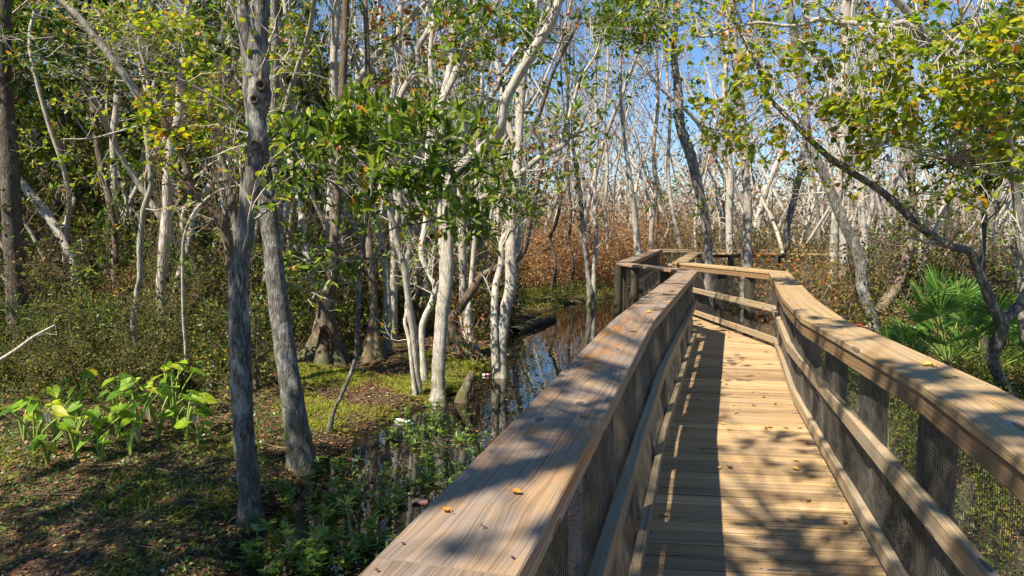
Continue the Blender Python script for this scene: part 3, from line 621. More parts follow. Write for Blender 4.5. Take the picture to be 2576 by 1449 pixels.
# J with its limbs
hero('broad pale trunk at the water edge with a dark limb sweeping right', [([(1102, 1003, 46), (1103, 980, 38), (1104, 925, 34), (1108, 850, 33), (1114, 775, 34), (1121, 724, 34), (1125, 650, 34), (1125, 575, 32), (1129, 500, 30), (1118, 430, 24), (1098, 370, 19), (1093, 315, 17), (1109, 260, 17), (1139, 200, 18), (1164, 135, 20), (1184, 65, 20), (1195, 15, 19), (1200, -40, 18)], 9.6, 9.8),
      ([(1128, 520, 26), (1132, 470, 25), (1154, 425, 26), (1209, 380, 29), (1254, 330, 28), (1269, 260, 25), (1299, 200, 25), (1334, 140, 26), (1369, 85, 24), (1394, 40, 22), (1410, -20, 20), (1425, -80, 18)], 9.6, 8.8),
      ([(1127, 560, 12), (1170, 520, 11), (1228, 488, 12), (1274, 455, 13), (1309, 436, 14), (1359, 395, 14), (1409, 371, 13), (1439, 340, 12), (1474, 325, 9), (1514, 305, 5)], 9.5, 9.0),
      ([(1400, 374, 9), (1418, 330, 9), (1429, 300, 9), (1444, 250, 8), (1459, 200, 7), (1499, 135, 5), (1510, 90, 3)], 9.2, 9.2),
      ([(1176, 90, 13), (1210, 60, 12), (1240, 25, 11), (1262, -10, 10)], 9.8, 9.6)],
     'bark_pale', sides=16, twigs=(22, .8), leafmat='bay', style='whorl', lsize=.11, lcount=7, top_crown=3,
     foliage=[(1270, 500, 110, 60, 9.3, .6, 26, 'whorl', .11, 7), (1250, 70, 160, 60, 9.6, .9, 30, 'whorl', .15, 8), (1180, 200, 220, 150, 9.8, .9, 22, 'heart', .08, 5), (1430, 330, 90, 50, 9.2, .6, 12, 'heart', .07, 3)])
hero('pale double trunk standing in the edge of the water', [([(1258, 940, 44), (1260, 905, 34), (1263, 850, 29), (1272, 775, 28), (1284, 724, 28), (1285, 625, 27), (1284, 550, 25), (1293, 475, 23), (1303, 400, 22), (1306, 325, 22), (1311, 225, 23), (1323, 125, 24), (1338, 50, 22), (1351, -30, 20)], 11.4, 11.5),
      ([(1248, 925, 22), (1244, 860, 20), (1243, 800, 19), (1246, 724, 17), (1260, 660, 14), (1265, 600, 12), (1300, 560, 12), (1312, 500, 12), (1318, 420, 10)], 11.3, 11.6)],
     'bark_pale', sides=14, twigs=(20, .9), leafmat='autumn', style='oval', lsize=.07, lcount=3, top_crown=3)
hero('gnarled tree with a low mossy limb and spreading pale roots', [([(1170, 905, 50), (1160, 870, 34), (1135, 815, 25), (1150, 785, 24), (1172, 752, 23), (1192, 724, 22), (1212, 695, 20), (1259, 670, 19), (1300, 650, 18), (1318, 630, 15), (1326, 595, 14), (1336, 540, 16), (1351, 465, 14), (1363, 410, 12), (1359, 350, 12), (1341, 320, 10), (1359, 280, 10), (1384, 200, 9), (1414, 135, 8), (1439, 90, 6), (1464, 30, 5)], 12.4, 12)] +
     [([(1168, 880, 14), (1168 + dx * .5, 880 + 10, 11), (1168 + dx, 912 - abs(dx) * .12, 5)], 12.3, 12.1 - .004 * dx) for dx in (-44, -22, 6, 24, 44, 62)],
     'bark_brown', sides=12, twigs=(16, .8), leafmat='autumn', lcount=3, style='oval', lsize=.07)
hero('white twin stems rising beside the broad pale trunk', [([(1056, 1000, 20), (1047, 925, 16), (1041, 850, 16), (1032, 790, 18), (1024, 724, 17), (1018, 675, 17), (1003, 625, 16), (993, 575, 16), (980, 535, 16), (972, 490, 16), (959, 450, 14), (925, 425, 12), (905, 405, 9)], 9.7, 9.2),
      ([(1045, 1002, 13), (1036, 925, 10), (1029, 855, 10), (1019, 814, 10), (1022, 790, 9), (1027, 770, 7)], 9.6, 9.7)], 'bark_pale', twigs=(9, .7), leafmat='bay', lcount=2, style='whorl', lsize=.1)
hero('crooked white stem between the twin stems and the broad trunk', [([(1068, 970, 20), (1064, 900, 17), (1061, 830, 16), (1070, 795, 16), (1084, 765, 16), (1094, 724, 13), (1080, 690, 12), (1060, 640, 15), (1068, 575, 15), (1080, 480, 14), (1075, 380, 13), (1090, 260, 12), (1082, 140, 11), (1095, 20, 10), (1100, -40, 9)], 10.4, 11)], 'bark_pale', twigs=(14, .9), leafmat='bay', lcount=5, style='whorl', lsize=.11)
hero('small leaning sapling crowned with glossy green leaves', [([(820, 1090, 18), (823, 1080, 13), (839, 1038, 10), (856, 1000, 10), (878, 951, 10), (894, 902, 11), (898, 853, 11), (900, 805, 12), (903, 724, 11), (912, 640, 10), (921, 560, 9), (940, 480, 8), (955, 400, 7), (960, 340, 5)], 7.9, 7.6),
      ([(921, 560, 6), (880, 500, 5), (820, 450, 5), (740, 420, 3)], 7.7, 7.2), ([(935, 500, 6), (1000, 440, 6), (1080, 410, 5), (1160, 400, 4), (1200, 395, 3)], 7.6, 7.2), ([(930, 690, 5), (960, 600, 5), (1000, 570, 5), (1040, 565, 5), (1110, 545, 4), (1170, 490, 3)], 7.8, 7.4)],
     'bark_grey', sides=10, twigs=(6, .4), leafmat='bay', style='whorl', lsize=.115, lcount=6, flare=1.2,
     foliage=[(950, 350, 170, 75, 7.4, .7, 24, 'whorl', .17, 8), (1130, 390, 150, 70, 7.3, .7, 20, 'whorl', .17, 8), (760, 410, 90, 70, 7.2, .6, 14, 'whorl', .16, 7), (900, 480, 190, 80, 7.5, .6, 12, 'whorl', .16, 6), (1150, 510, 120, 50, 7.4, .6, 10, 'whorl', .16, 7), (790, 680, 70, 60, 7.3, .4, 7, 'whorl', .13, 6), (1180, 545, 60, 30, 7.3, .4, 6, 'whorl', .16, 7)])
hero('wavering pale trunk rising from the leafy sapling to the top', [([(975, 850, 20), (972, 700, 17), (950, 560, 16), (935, 430, 14), (958, 350, 14), (984, 300, 15), (1004, 250, 16), (1024, 210, 15), (1052, 168, 14), (1052, 120, 14), (1079, 75, 14), (1100, 20, 14), (1108, -40, 13)], 13, 12.6)], 'bark_pale', twigs=(14, .9), leafmat='dark_leaf', lcount=6, style='whorl', lsize=.13, top_crown=3)
hero('pale trunk with darker bands at top centre left', [([(985, 830, 20), (990, 640, 17), (978, 450, 16), (982, 330, 15), (988, 250, 15), (994, 200, 16), (1004, 75, 15), (1009, -10, 14), (1012, -60, 12)], 14.4, 14.4)], 'bark_pale', twigs=(16, 1), leafmat='dark_leaf', lcount=7, style='whorl', lsize=.13, top_crown=3)
hero('thin pale trunk left of the broad white trunk', [([(1118, 850, 20), (1112, 640, 16), (1104, 450, 15), (1100, 320, 14), (1111, 250, 15), (1130, 180, 16), (1139, 100, 16), (1152, 10, 14), (1160, -50, 13)], 13.6, 13.8)], 'bark_pale', twigs=(14, 1), leafmat='autumn', lcount=4, lsize=.08, top_crown=3)
hero('broad white trunk behind the dark sweeping limb', [([(1175, 860, 24), (1165, 760, 20), (1163, 640, 20), (1160, 500, 22), (1163, 380, 23), (1166, 300, 25), (1167, 225, 23), (1178, 125, 22), (1190, 0, 20), (1195, -50, 18)], 14.9, 15)], 'bark_pale', twigs=(18, 1.1), leafmat='autumn', lcount=4, lsize=.08, top_crown=3, foliage=[(1100, 130, 220, 130, 14.5, 1.2, 60, 'heart', .10, 6), (1350, 420, 160, 120, 14.5, 1.2, 26, 'heart', .09, 5), (980, 260, 160, 100, 14.5, 1, 36, 'heart', .1, 6)])
def buttress(label, base, d, R0, H, up, bark, lobes=7, hollow=False, tw=6):
    b = P(base[0], base[1], d); g = gh(b[0], b[1]); root = empty('buttress_tree', (b[0], b[1], g), label, 'tree')
    n = 42; th = np.arange(n) / n * 2 * PI; lv = 16; V = []; ph = rng.random() * 6
    for k in range(lv):
        t = k / (lv - 1); z = g - .12 + (H + .12) * t; r0 = R0 * (.26 + .74 * (1 - t)**2.4); amp = .55 * (1 - t)**1.3
        lob = np.abs(np.cos(lobes / 2 * (th + ph) + .5 * np.sin(t * 3)))**.7; r = r0 * (1 - amp * .5 + amp * lob) * (1 + .03 * rng.normal(size=n)) * (1 + .25 * np.cos(th + 2.6) * (1 - t))
        V.append(np.stack([b[0] + r * np.cos(th), b[1] + r * np.sin(th), np.full(n, z)], -1))
    V = np.array(V); i = np.arange(lv - 1)[:, None] * n; j = np.arange(n)[None]; f = np.stack([i + j, i + (j + 1) % n, i + n + (j + 1) % n, i + n + j], -1).reshape(-1, 4)
    mb = MB(); mb.add(V, f)
    pts, rr = px_line(up, d, d + .3); r_top = R0 * .26
    L = np.vstack([[b[0], b[1], g + H - .08], pts]); q = np.concatenate([[r_top * 1.02], rr]); S = smooth_line(L, 5); Q = smooth_line(np.stack([q] * 3, 1), 5)[:, 0]
    tube(mb, S, Q, 16, rough=.04); trunk_mb = mb
    if hollow:
        mb = MB(); c = np.array([b[0] + R0 * .10, b[1] - R0 * .50, g + .30]); m_ = 14; prof = [(1.0, 0), (.9, -.05), (.6, .03), (.2, .12)]
        t2 = np.arange(m_) / m_ * 2 * PI; VV = np.array([[(c[0] + .13 * k * math.cos(a), c[1] + y_ - .02 * math.sin(a), c[2] + .36 * k * math.sin(a) + .04) for a in t2] for k, y_ in prof])
        i = np.arange(3)[:, None] * m_; j = np.arange(m_)[None]; mb.add(VV, np.stack([i + j, i + (j + 1) % m_, i + m_ + (j + 1) % m_, i + m_ + j], -1).reshape(-1, 4)); part('hollow', mb, M['rot'], root)
    tb = MB(); lb = MB()
    for _ in range(tw):
        k = rng.integers(len(S) // 3, len(S)); branch_out(tb, lb, S[k], rdir(1, .3)[0], rng.uniform(.6, 1.4), .012, 1, 'oval', .09, 5, 5)
    trunk_mb.add(np.concatenate(tb.v), np.concatenate(tb.f), .5, mi=1); part('trunk', trunk_mb, [M[bark], M['twig_brown']], root); part('crown', lb, M['dark_leaf'], root); HERO.append((b[0], b[1]))
M['rot'] = plain_mat('rotten_heartwood', (.16, .06, .03), .95, (.03, .015, .01), 14)
buttress('hollow buttressed tree with rusty brown decaying centre', (822, 895), 12.2, .52, 1.25, [(835, 700, 34), (842, 600, 26), (850, 450, 22), (860, 250, 20), (868, 60, 18), (872, -50, 16)], 'bark_brown', 7, True)
buttress('smaller swollen trunk with knotty roots right of the hollow tree', (942, 893), 12.5, .30, 1.0, [(938, 724, 20), (930, 640, 18), (922, 540, 16), (915, 400, 15), (925, 200, 13), (918, 0, 12), (915, -50, 11)], 'bark_brown', 5)
buttress('grey trunk on a fan of pale exposed roots behind the broad trunk', (1178, 893), 12.9, .34, .75, [(1180, 770, 14), (1186, 700, 12), (1196, 560, 11), (1200, 400, 10), (1212, 200, 9), (1205, 0, 8)], 'bark_pale', 11)
# ---- centre far trunks
for lab, pts, d, bk in [
    ('dark crooked trunk in front of the rusty thicket', [(1392, 712, 10), (1396, 650, 9), (1384, 600, 8), (1399, 560, 9), (1410, 500, 8), (1400, 430, 6), (1420, 330, 5), (1412, 200, 4)], 26, 'bark_dark'),
    ('grey trunk leaning left in the clearing beyond the pond', [(1487, 745, 22), (1482, 715, 14), (1474, 640, 12), (1466, 560, 11), (1458, 470, 10), (1446, 400, 9), (1440, 330, 7), (1448, 230, 6), (1440, 100, 5)], 22.5, 'bark_grey'),
    ('straight slim trunk close right of the leaning clearing trunk', [(1494, 735, 14), (1494, 680, 11), (1500, 600, 10), (1496, 475, 9), (1502, 350, 8), (1498, 200, 7), (1505, 50, 6), (1504, -40, 5)], 23.5, 'bark_pale'),
    ('slim dark trunk with a kink before the rusty thicket', [(1440, 700, 8), (1441, 660, 9), (1432, 610, 7), (1436, 540, 7), (1430, 450, 6), (1424, 330, 5), (1432, 180, 4)], 27, 'bark_dark'),
    ('forked white trunk left of the far handrail bend', [(1606, 650, 22), (1603, 620, 18), (1598, 560, 16), (1588, 480, 14), (1578, 400, 11), (1568, 330, 9), (1560, 200, 8), (1566, 60, 7), (1560, -40, 6)], 24.5, 'bark_pale'),
    ('white trunk with a pale fork in the rusty thicket', [(1530, 660, 10), (1528, 600, 9), (1522, 520, 9), (1528, 420, 8), (1520, 300, 7), (1530, 150, 6), (1524, 0, 5)], 29, 'bark_pale'),
    ('tall white trunk right above the far handrail bend', [(1640, 640, 13), (1638, 580, 12), (1650, 480, 11), (1644, 380, 10), (1655, 260, 9), (1650, 120, 8), (1658, -30, 7)], 27, 'bark_pale'),
    ('slanting white trunk between the far handrails', [(1716, 640, 14), (1706, 600, 12), (1690, 520, 11), (1680, 420, 9), (1685, 300, 8), (1676, 150, 7), (1682, -20, 6)], 26, 'bark_pale')]:
    hero(lab, [(pts, d, d)], bk, twigs=(20, 1.8), leafmat='autumn', lcount=4, lsize=.09, style='tiny', sides=8, top_crown=3)
# ---- right side
hero('dark slanting trunk rising right of the far handrails', [([(1784, 690, 28), (1781, 650, 24), (1780, 590, 22), (1770, 530, 22), (1752, 450, 24), (1737, 390, 26), (1722, 350, 25), (1708, 300, 24), (1705, 220, 22), (1697, 160, 17), (1694, 100, 16), (1703, 40, 15), (1706, -40, 14)], 15.6, 15.8), ([(1700, 120, 7), (1670, 80, 6), (1640, 60, 5), (1600, 50, 3)], 15.7, 15)],
     'bark_grey', twigs=(22, 1.1), leafmat='bay', lcount=6, style='whorl', lsize=.15, foliage=[(1640, 40, 150, 50, 14.5, 1, 40, 'whorl', .15, 8), (1560, 90, 110, 60, 14, 1, 24, 'whorl', .15, 8)])
hero('forked pale trunk behind the long right handrail bend', [([(1878, 700, 34), (1878, 660, 28), (1878, 575, 23), (1881, 500, 20), (1876, 450, 19), (1871, 350, 18), (1862, 250, 19), (1850, 150, 20), (1842, 50, 19), (1838, -40, 17)], 16.6, 16.8), ([(1856, 200, 14), (1872, 120, 14), (1890, 60, 13), (1898, -30, 12)], 16.7, 16.8)], 'bark_pale', twigs=(26, 1.3), leafmat='autumn', lcount=3, style='tiny', lsize=.09, top_crown=3)
RT = [(1965, 250, 260, 120, 7.3, .9, 32, 'heart', .075, 6), (1900, 120, 220, 100, 7.2, .8, 26, 'heart', .07, 5), (1880, 350, 120, 60, 7.4, .6, 15, 'heart', .07, 5), (2150, 430, 120, 60, 7.4, .6, 9, 'heart', .07, 4)]
hero('brown leaning tree forking low with one limb arching far left', [([(2590, 1040, 28.6), (2570, 1015, 26.9), (2546, 993, 25.2), (2516, 951, 26), (2498, 909, 27.7), (2502, 881, 30.2), (2516, 840, 30.2), (2519, 805, 33.6), (2496, 770, 26), (2477, 715, 23.5), (2457, 673, 22.7), (2441, 634, 21), (2400, 622, 19.3), (2362, 604, 19.3), (2307, 565, 18.5), (2257, 515, 18.5), (2202, 470, 16.8), (2152, 440, 16.8), (2092, 400, 16), (2037, 350, 13.4), (1987, 300, 11.8), (1932, 240, 10.1), (1907, 165, 9.2), (1882, 100, 7.6), (1852, 20, 5.9), (1840, -30, 4.2)], 8.9, 7.2),
      ([(2519, 808, 26.9), (2545, 785, 26.9), (2570, 760, 25.2), (2600, 700, 21.8), (2640, 600, 18.5), (2680, 450, 15.1)], 8.4, 8.2), ([(1932, 240, 7.6), (1920, 180, 6.7), (1880, 120, 5.9), (1850, 60, 5), (1790, 20, 4.2)], 7.4, 7.0)],
     'bark_grey', sides=14, twigs=(30, .9), leafmat='tallow', lcount=3, style='heart', lsize=.06, foliage=RT, flare=1.0)
hero('curving brown trunk crossing behind the long arching limb', [([(2205, 880, 28), (2197, 820, 27), (2187, 780, 27), (2170, 724, 28), (2165, 665, 27), (2147, 610, 27), (2117, 550, 25), (2092, 485, 23), (2067, 425, 21), (2042, 370, 19), (2030, 320, 18), (2028, 260, 17), (2012, 200, 17), (2004, 150, 19), (1999, 100, 19), (1992, 50, 19), (1984, -20, 18)], 12.6, 12.4)], 'bark_grey', twigs=(24, 1.0), leafmat='autumn', lcount=3, top_crown=3, sides=12)
hero('tall pale trunk crossing the blue gap upper right', [([(2092, 760, 23), (2096, 650, 20), (2101, 550, 20), (2107, 490, 19), (2112, 430, 20), (2118, 360, 24), (2125, 310, 26), (2127, 250, 26), (2124, 180, 22), (2128, 120, 22), (2127, 60, 24), (2124, -40, 24)], 15.7, 16), ([(2128, 130, 14), (2142, 60, 14), (2148, -30, 13)], 15.8, 16)], 'bark_pale', twigs=(24, 1.2), leafmat='autumn', lcount=3, style='tiny', lsize=.09, top_crown=3)
hero('short pale trunk between curving trunk and blue gap trunk', [([(2124, 770, 21), (2122, 700, 20), (2122, 600, 20), (2116, 520, 14), (2090, 440, 10), (2080, 330, 8), (2092, 200, 6)], 16.6, 16.8)], 'bark_pale', twigs=(10, .9), leafmat='autumn', lcount=3)
hero('pale trunk standing right of the curving brown trunk', [([(2182, 780, 22), (2180, 700, 20), (2177, 640, 20), (2168, 540, 19), (2167, 470, 18), (2172, 380, 15), (2160, 260, 13), (2170, 120, 12), (2164, -30, 10)], 17.5, 17.8)], 'bark_pale', twigs=(24, 1.3), leafmat='autumn', lcount=3, style='tiny', lsize=.1, top_crown=3)
hero('dark leaning trunk behind the small fan palms', [([(2215, 790, 30), (2235, 750, 28), (2257, 720, 26), (2277, 665, 24), (2297, 590, 20), (2298, 525, 18), (2292, 450, 16), (2282, 380, 14), (2275, 280, 12), (2290, 150, 10)], 13.4, 14)], 'bark_brown', twigs=(18, 1.1), leafmat='dark_leaf', lcount=4, style='oval', lsize=.09)
hero('wavy grey trunk behind the long handrail fascia', [([(1987, 690, 18), (1982, 640, 16), (1980, 575, 16), (1992, 525, 16), (2010, 450, 15), (2017, 400, 13), (2030, 300, 11), (2020, 160, 9), (2028, 0, 8)], 19, 19.4)], 'bark_grey', twigs=(20, 1.3), leafmat='autumn', lcount=3, style='tiny', lsize=.1)
hero('slim grey trunk left of the forked pale trunk', [([(1838, 690, 18), (1836, 630, 17), (1834, 550, 18), (1838, 450, 17), (1832, 375, 16), (1822, 250, 14), (1830, 100, 12), (1826, -30, 10)], 20.5, 21)], 'bark_pale', twigs=(24, 1.5), leafmat='autumn', lcount=3, style='tiny', lsize=.1, top_crown=3)
hero('leaning pale tree at the right edge under yellow green leaves', [([(2600, 900, 28), (2578, 850, 25), (2573, 724, 24), (2567, 600, 22), (2558, 500, 20), (2547, 425, 19), (2537, 360, 19), (2517, 310, 19), (2487, 260, 22), (2452, 210, 22), (2417, 170, 21), (2362, 130, 20), (2307, 60, 20), (2247, -10, 18), (2200, -60, 15)], 9.0, 6.8),
      ([(2330, 90, 14), (2290, 66, 15), (2267, 57, 15), (2222, 66, 15), (2152, 60, 15), (2097, 55, 13), (2057, 48, 11), (2027, 60, 9), (1977, 65, 8), (1907, 57, 7), (1837, 70, 7), (1764, 92, 6), (1752, 50, 4), (1735, 10, 3)], 7.0, 6.8), ([(2060, 48, 8), (2030, 45, 7), (2020, 20, 6), (2040, 5, 6), (2075, 20, 7), (2100, 45, 6)], 6.9, 7.0), ([(2420, 175, 10), (2390, 120, 9), (2440, 60, 8), (2480, -20, 7)], 7.2, 6.6),
      ([(2547, 425, 7), (2500, 440, 6), (2440, 420, 5), (2380, 400, 4)], 7.6, 7.0)],
     'bark_pale', sides=14, twigs=(20, .7), leafmat='tallow', lcount=5, style='heart', lsize=.06,
     foliage=[(2330, 250, 240, 180, 6.8, .9, 58, 'heart', .075, 6), (2440, 130, 200, 160, 6.6, .9, 50, 'heart', .075, 6), (2520, 330, 120, 170, 6.5, .7, 26, 'heart', .075, 6), (2230, 310, 130, 90, 7.0, .8, 28, 'heart', .08, 6), (2200, 150, 130, 130, 7.0, .8, 16, 'heart', .075, 5), (2470, 470, 100, 50, 6.9, .6, 9, 'heart', .085, 4)])
hero('dark leaved evergreen behind the yellow green crown at right', [([(2480, 900, 18), (2470, 700, 15), (2480, 500, 13), (2500, 350, 11), (2490, 200, 9), (2500, 60, 7)], 11.5, 11)], 'bark_dark', twigs=(20, .9), leafmat='dark_leaf', lcount=7, style='whorl', lsize=.14,
     foliage=[(2450, 330, 120, 120, 10.8, .9, 55, 'whorl', .15, 9), (2520, 150, 90, 120, 10.8, .9, 45, 'whorl', .15, 9), (2260, 90, 130, 70, 11.5, .9, 30, 'whorl', .13, 8), (2480, 410, 80, 60, 10.5, .6, 24, 'whorl', .15, 9)])

# ------------------------------------------------------------------ procedural trees, copied
def gen_tree(name, H, r, lean, bark, leafm, style, lsize, lcount, limb0=.35, nl=12, nsub=5, lvl=2, Lf=.22, zb=.35, spread=.9, wander=.35, twig='twig_pale'):
    root = empty(name, (0, 0, 0)); n = 9; p = [np.zeros(3)]; d = np.array([lean * rng.normal(), lean * rng.normal(), 1.])
    for k in range(n):
        d = d + np.array([rng.normal() * wander * .35, rng.normal() * wander * .35, .10]); d /= np.linalg.norm(d); p.append(p[-1] + d * H / n)
    p = np.array(p); p[0, 2] = -.25; S = smooth_line(p, 4); t = np.linspace(0, 1, len(S)); RR = r * (1 - .75 * t) + r * .5 * np.exp(-t * 28)
    tmb = MB(); tube(tmb, S, RR, 8, rough=.06)
    tb = MB(); lb = MB()
    for _ in range(nl):
        tt = limb0 + (1 - limb0) * rng.random()**.8; i = min(int(tt * (len(S) - 1)), len(S) - 2); az = rng.random() * 2 * PI; dd = np.array([math.cos(az), math.sin(az), rng.uniform(.1, 1.1) + zb])
        branch_out(tb, lb, S[i], dd, H * Lf * rng.uniform(.6, 1.2) * (1.15 - .5 * tt), RR[i] * .5, lvl, style, lsize, lcount, nsub, spread, 4)
    if True: tmb.add(np.concatenate(tb.v), np.concatenate(tb.f), .5, mi=1)
    part('trunk', tmb, [M[bark], M[twig]], root)
    part('crown', lb, M[leafm], root); return root
PRO = {'bare': [gen_tree('bare_tree', rng.uniform(13, 19), rng.uniform(.075, .13), .12, 'bark_pale', 'autumn', 'tiny', .085, 2, .30, 10, 4, 2, .15, .8, .6, .5) for _ in range(7)],
       'pole': [gen_tree('bare_tree', rng.uniform(9, 17), rng.uniform(.05, .095), .16, 'bark_pale', 'autumn', 'tiny', .08, 2, .35, 7, 4, 1, .13, .8, .6, .7) for _ in range(6)],
       'mixed': [gen_tree('swamp_tree', rng.uniform(11, 16), rng.uniform(.07, .12), .15, 'bark_pale', 'dark_leaf', 'oval', .12, 5, .30, 10, 4, 2, .16, .4, .9, .5) for _ in range(5)],
       'green': [gen_tree('leafy_tree', rng.uniform(10, 16), rng.uniform(.08, .15), .12, 'bark_brown', 'dark_leaf', 'whorl', .20, 8, .10, 20, 5, 2, .17, .1, 1.0, .45, 'twig_brown') for _ in range(6)],
       'gold': [gen_tree('leafy_tree', rng.uniform(9, 13), rng.uniform(.06, .1), .15, 'bark_pale', 'tallow', 'heart', .10, 7, .25, 14, 5, 2, .17, .3, 1.0, .5) for _ in range(3)]}
used = {id(o): False for k in PRO for o in PRO[k]}
placed = list(HERO); NPL = 0
def place(proto, x, y, label, cat, group, s=1.0):
    o = proto
    if used[id(proto)]: o = copy_tree(proto)
    used[id(proto)] = True
    o.location = (x, y, gh(x, y)); o.rotation_euler = (0, 0, rng.random() * 2 * PI); o.scale = (s, s, s); tag(o, label, cat, group); return o
def clear(x, y, rad):
    if poly_sd(np.array([x]), np.array([y]), pond)[0] < .6: return False
    for line in (RAIL_L, RAIL_R):
        for a, b in zip(line[:-1], line[1:]):
            t = np.clip(((x - a[0]) * (b - a)[0] + (y - a[1]) * (b - a)[1]) / ((b - a) @ (b - a)), 0, 1); q = a + (b - a) * t
            if np.hypot(x - q[0], y - q[1]) < 1.0: return False
    return all((x - a)**2 + (y - b)**2 > rad * rad for a, b in placed)
def scatter(n, kinds, u0, u1, d0, d1, label, cat, group, rad=1.0, smin=.8, smax=1.2, bias=1.0, tries=40):
    c = 0
    for _ in range(n):
        for _t in range(tries):
            d = d0 + (d1 - d0) * rng.random()**bias; u = rng.uniform(u0, u1); x, y = u * d, d
            if clear(x, y, rad): break
        else: continue
        placed.append((x, y)); k = kinds[rng.integers(len(kinds))]; pr = PRO[k]; place(pr[rng.integers(len(pr))], x, y, label, cat, group, rng.uniform(smin, smax)); c += 1
    return c
scatter(30, ['pole'], .22, .80, 17, 27, 'pale slender trunk just beyond the right handrail brush', 'tree', 'pale trunks beyond the right brush', .8)
scatter(40, ['bare', 'pole'], .20, .85, 21, 42, 'slender pale bare tree in the open grove beyond the right handrail', 'tree', 'bare trees beyond the right handrail', .9)
scatter(22, ['pole'], -.02, .22, 32, 62, 'thin pale bare pole of a tree behind the rusty thicket', 'tree', 'bare poles behind the rusty thicket', .8)
scatter(110, ['pole'], .20, .85, 26, 60, 'thin pale bare pole of a tree far back in the grove', 'tree', 'distant bare trees', .7)
scatter(20, ['bare'], .02, .85, 48, 75, 'bare tree at the very back of the pale grove', 'tree', 'rearmost bare trees', .9)
scatter(18, ['bare', 'pole', 'pole'], .0, .22, 27, 42, 'slender pale tree rising out of the rusty thicket beyond the pond', 'tree', 'trees in the rusty thicket', .9)
scatter(30, ['mixed', 'pole', 'pole'], -.26, .0, 13.5, 24, 'thin pale trunk in the crowded stand left of the pond', 'tree', 'crowded stand left of the pond', .6)
scatter(44, ['mixed', 'pole', 'pole', 'bare'], -.30, .0, 24, 50, 'pale trunk deep in the wood behind the crowded stand', 'tree', 'wood behind the crowded stand', .9)
scatter(26, ['pole'], -.80, -.24, 12.5, 22, 'thin pale trunk standing in the brush of the left wood', 'tree', 'pale trunks in the left wood', .8)
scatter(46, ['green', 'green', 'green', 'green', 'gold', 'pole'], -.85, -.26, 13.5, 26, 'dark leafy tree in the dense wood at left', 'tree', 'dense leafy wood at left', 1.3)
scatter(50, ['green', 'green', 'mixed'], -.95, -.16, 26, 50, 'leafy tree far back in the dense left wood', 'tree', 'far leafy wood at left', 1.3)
# trees beside and behind the viewpoint that shade the foreground
for (x, y, k, i, s) in [(-8.0, -1.2, 'green', 0, .75), (-7.0, -4.0, 'green', 1, .8), (-14.5, 4.5, 'green', 2, .9), (-13.0, 8.0, 'green', 3, .8), (-16.5, 8.5, 'green', 5, .9)]:
    place(PRO[k][i], x, y, 'leafy tree standing left of the viewpoint beside the swamp', 'tree', 'trees left of the viewpoint', s)
def shade_tree(label, x, y, H, blobs, leafm='bay', style='whorl', sz=.15, cnt=9):
    g = gh(x, y); root = empty('leafy_tree', (x, y, g), label, 'tree'); p = np.array([(x, y, g - .2), (x + .1, y, g + H * .3), (x + .3, y + .2, g + H * .65), (x + .4, y + .3, g + H)]); S = smooth_line(p, 6); mb = MB(); tube(mb, S, np.linspace(.13, .04, len(S)), 10, rough=.05); part('trunk', mb, M['bark_grey'], root); tb = MB(); lb = MB()
    for (bx, by, bz, rx, ry, rz, n) in blobs:
        for _ in range(n):
            q = np.array([bx, by, bz]) + rdir(1)[0] * rng.random()**.4 * np.array([rx, ry, rz]); k = np.argmin(np.linalg.norm(S[len(S) // 3:] - q, axis=1)) + len(S) // 3; a = S[k]; m1 = (a + q) / 2 + rdir(1)[0] * .25
            path = smooth_line([a, m1, q], 3); tube(tb, path, np.linspace(.012, .004, len(path)), 3); foliage_on(lb, path, style, sz, cnt)
            for _k in range(2): p2 = limb_path(path[-2], rdir(1)[0], .35, 3, .3); tube(tb, p2, .004, 3); foliage_on(lb, p2, style, sz, cnt)
    part('limbs', tb, M['twig_brown'], root); part('crown', lb, M[leafm], root)
shade_tree('overhanging leafy tree left behind the viewpoint shading the planks', -3.6, -1.6, 8.5, [(-2.5, -1.2, 7.2, 1.5, 1.2, .9, 30), (-1.9, .9, 7.4, .9, .8, .6, 9), (-4.2, -.6, 6.6, 1.5, 1.8, .9, 34), (-3.4, 2.6, 8.0, 1.2, 1.2, .7, 12), (-4.6, 1.6, 7.2, 1.2, 1.4, .8, 26)], sz=.17)
shade_tree('tall leafy tree left of the viewpoint shading the near floor', -6.6, .6, 9.0, [(-6.2, 1.0, 7.0, 2.0, 2.4, 1.5, 110), (-7.6, 2.6, 6.5, 1.6, 1.4, 1.4, 50), (-5.2, -.8, 6.8, 1.6, 1.6, 1.0, 46), (-8.8, .6, 8.0, 1.8, 1.8, 1.4, 50)], 'dark_leaf')

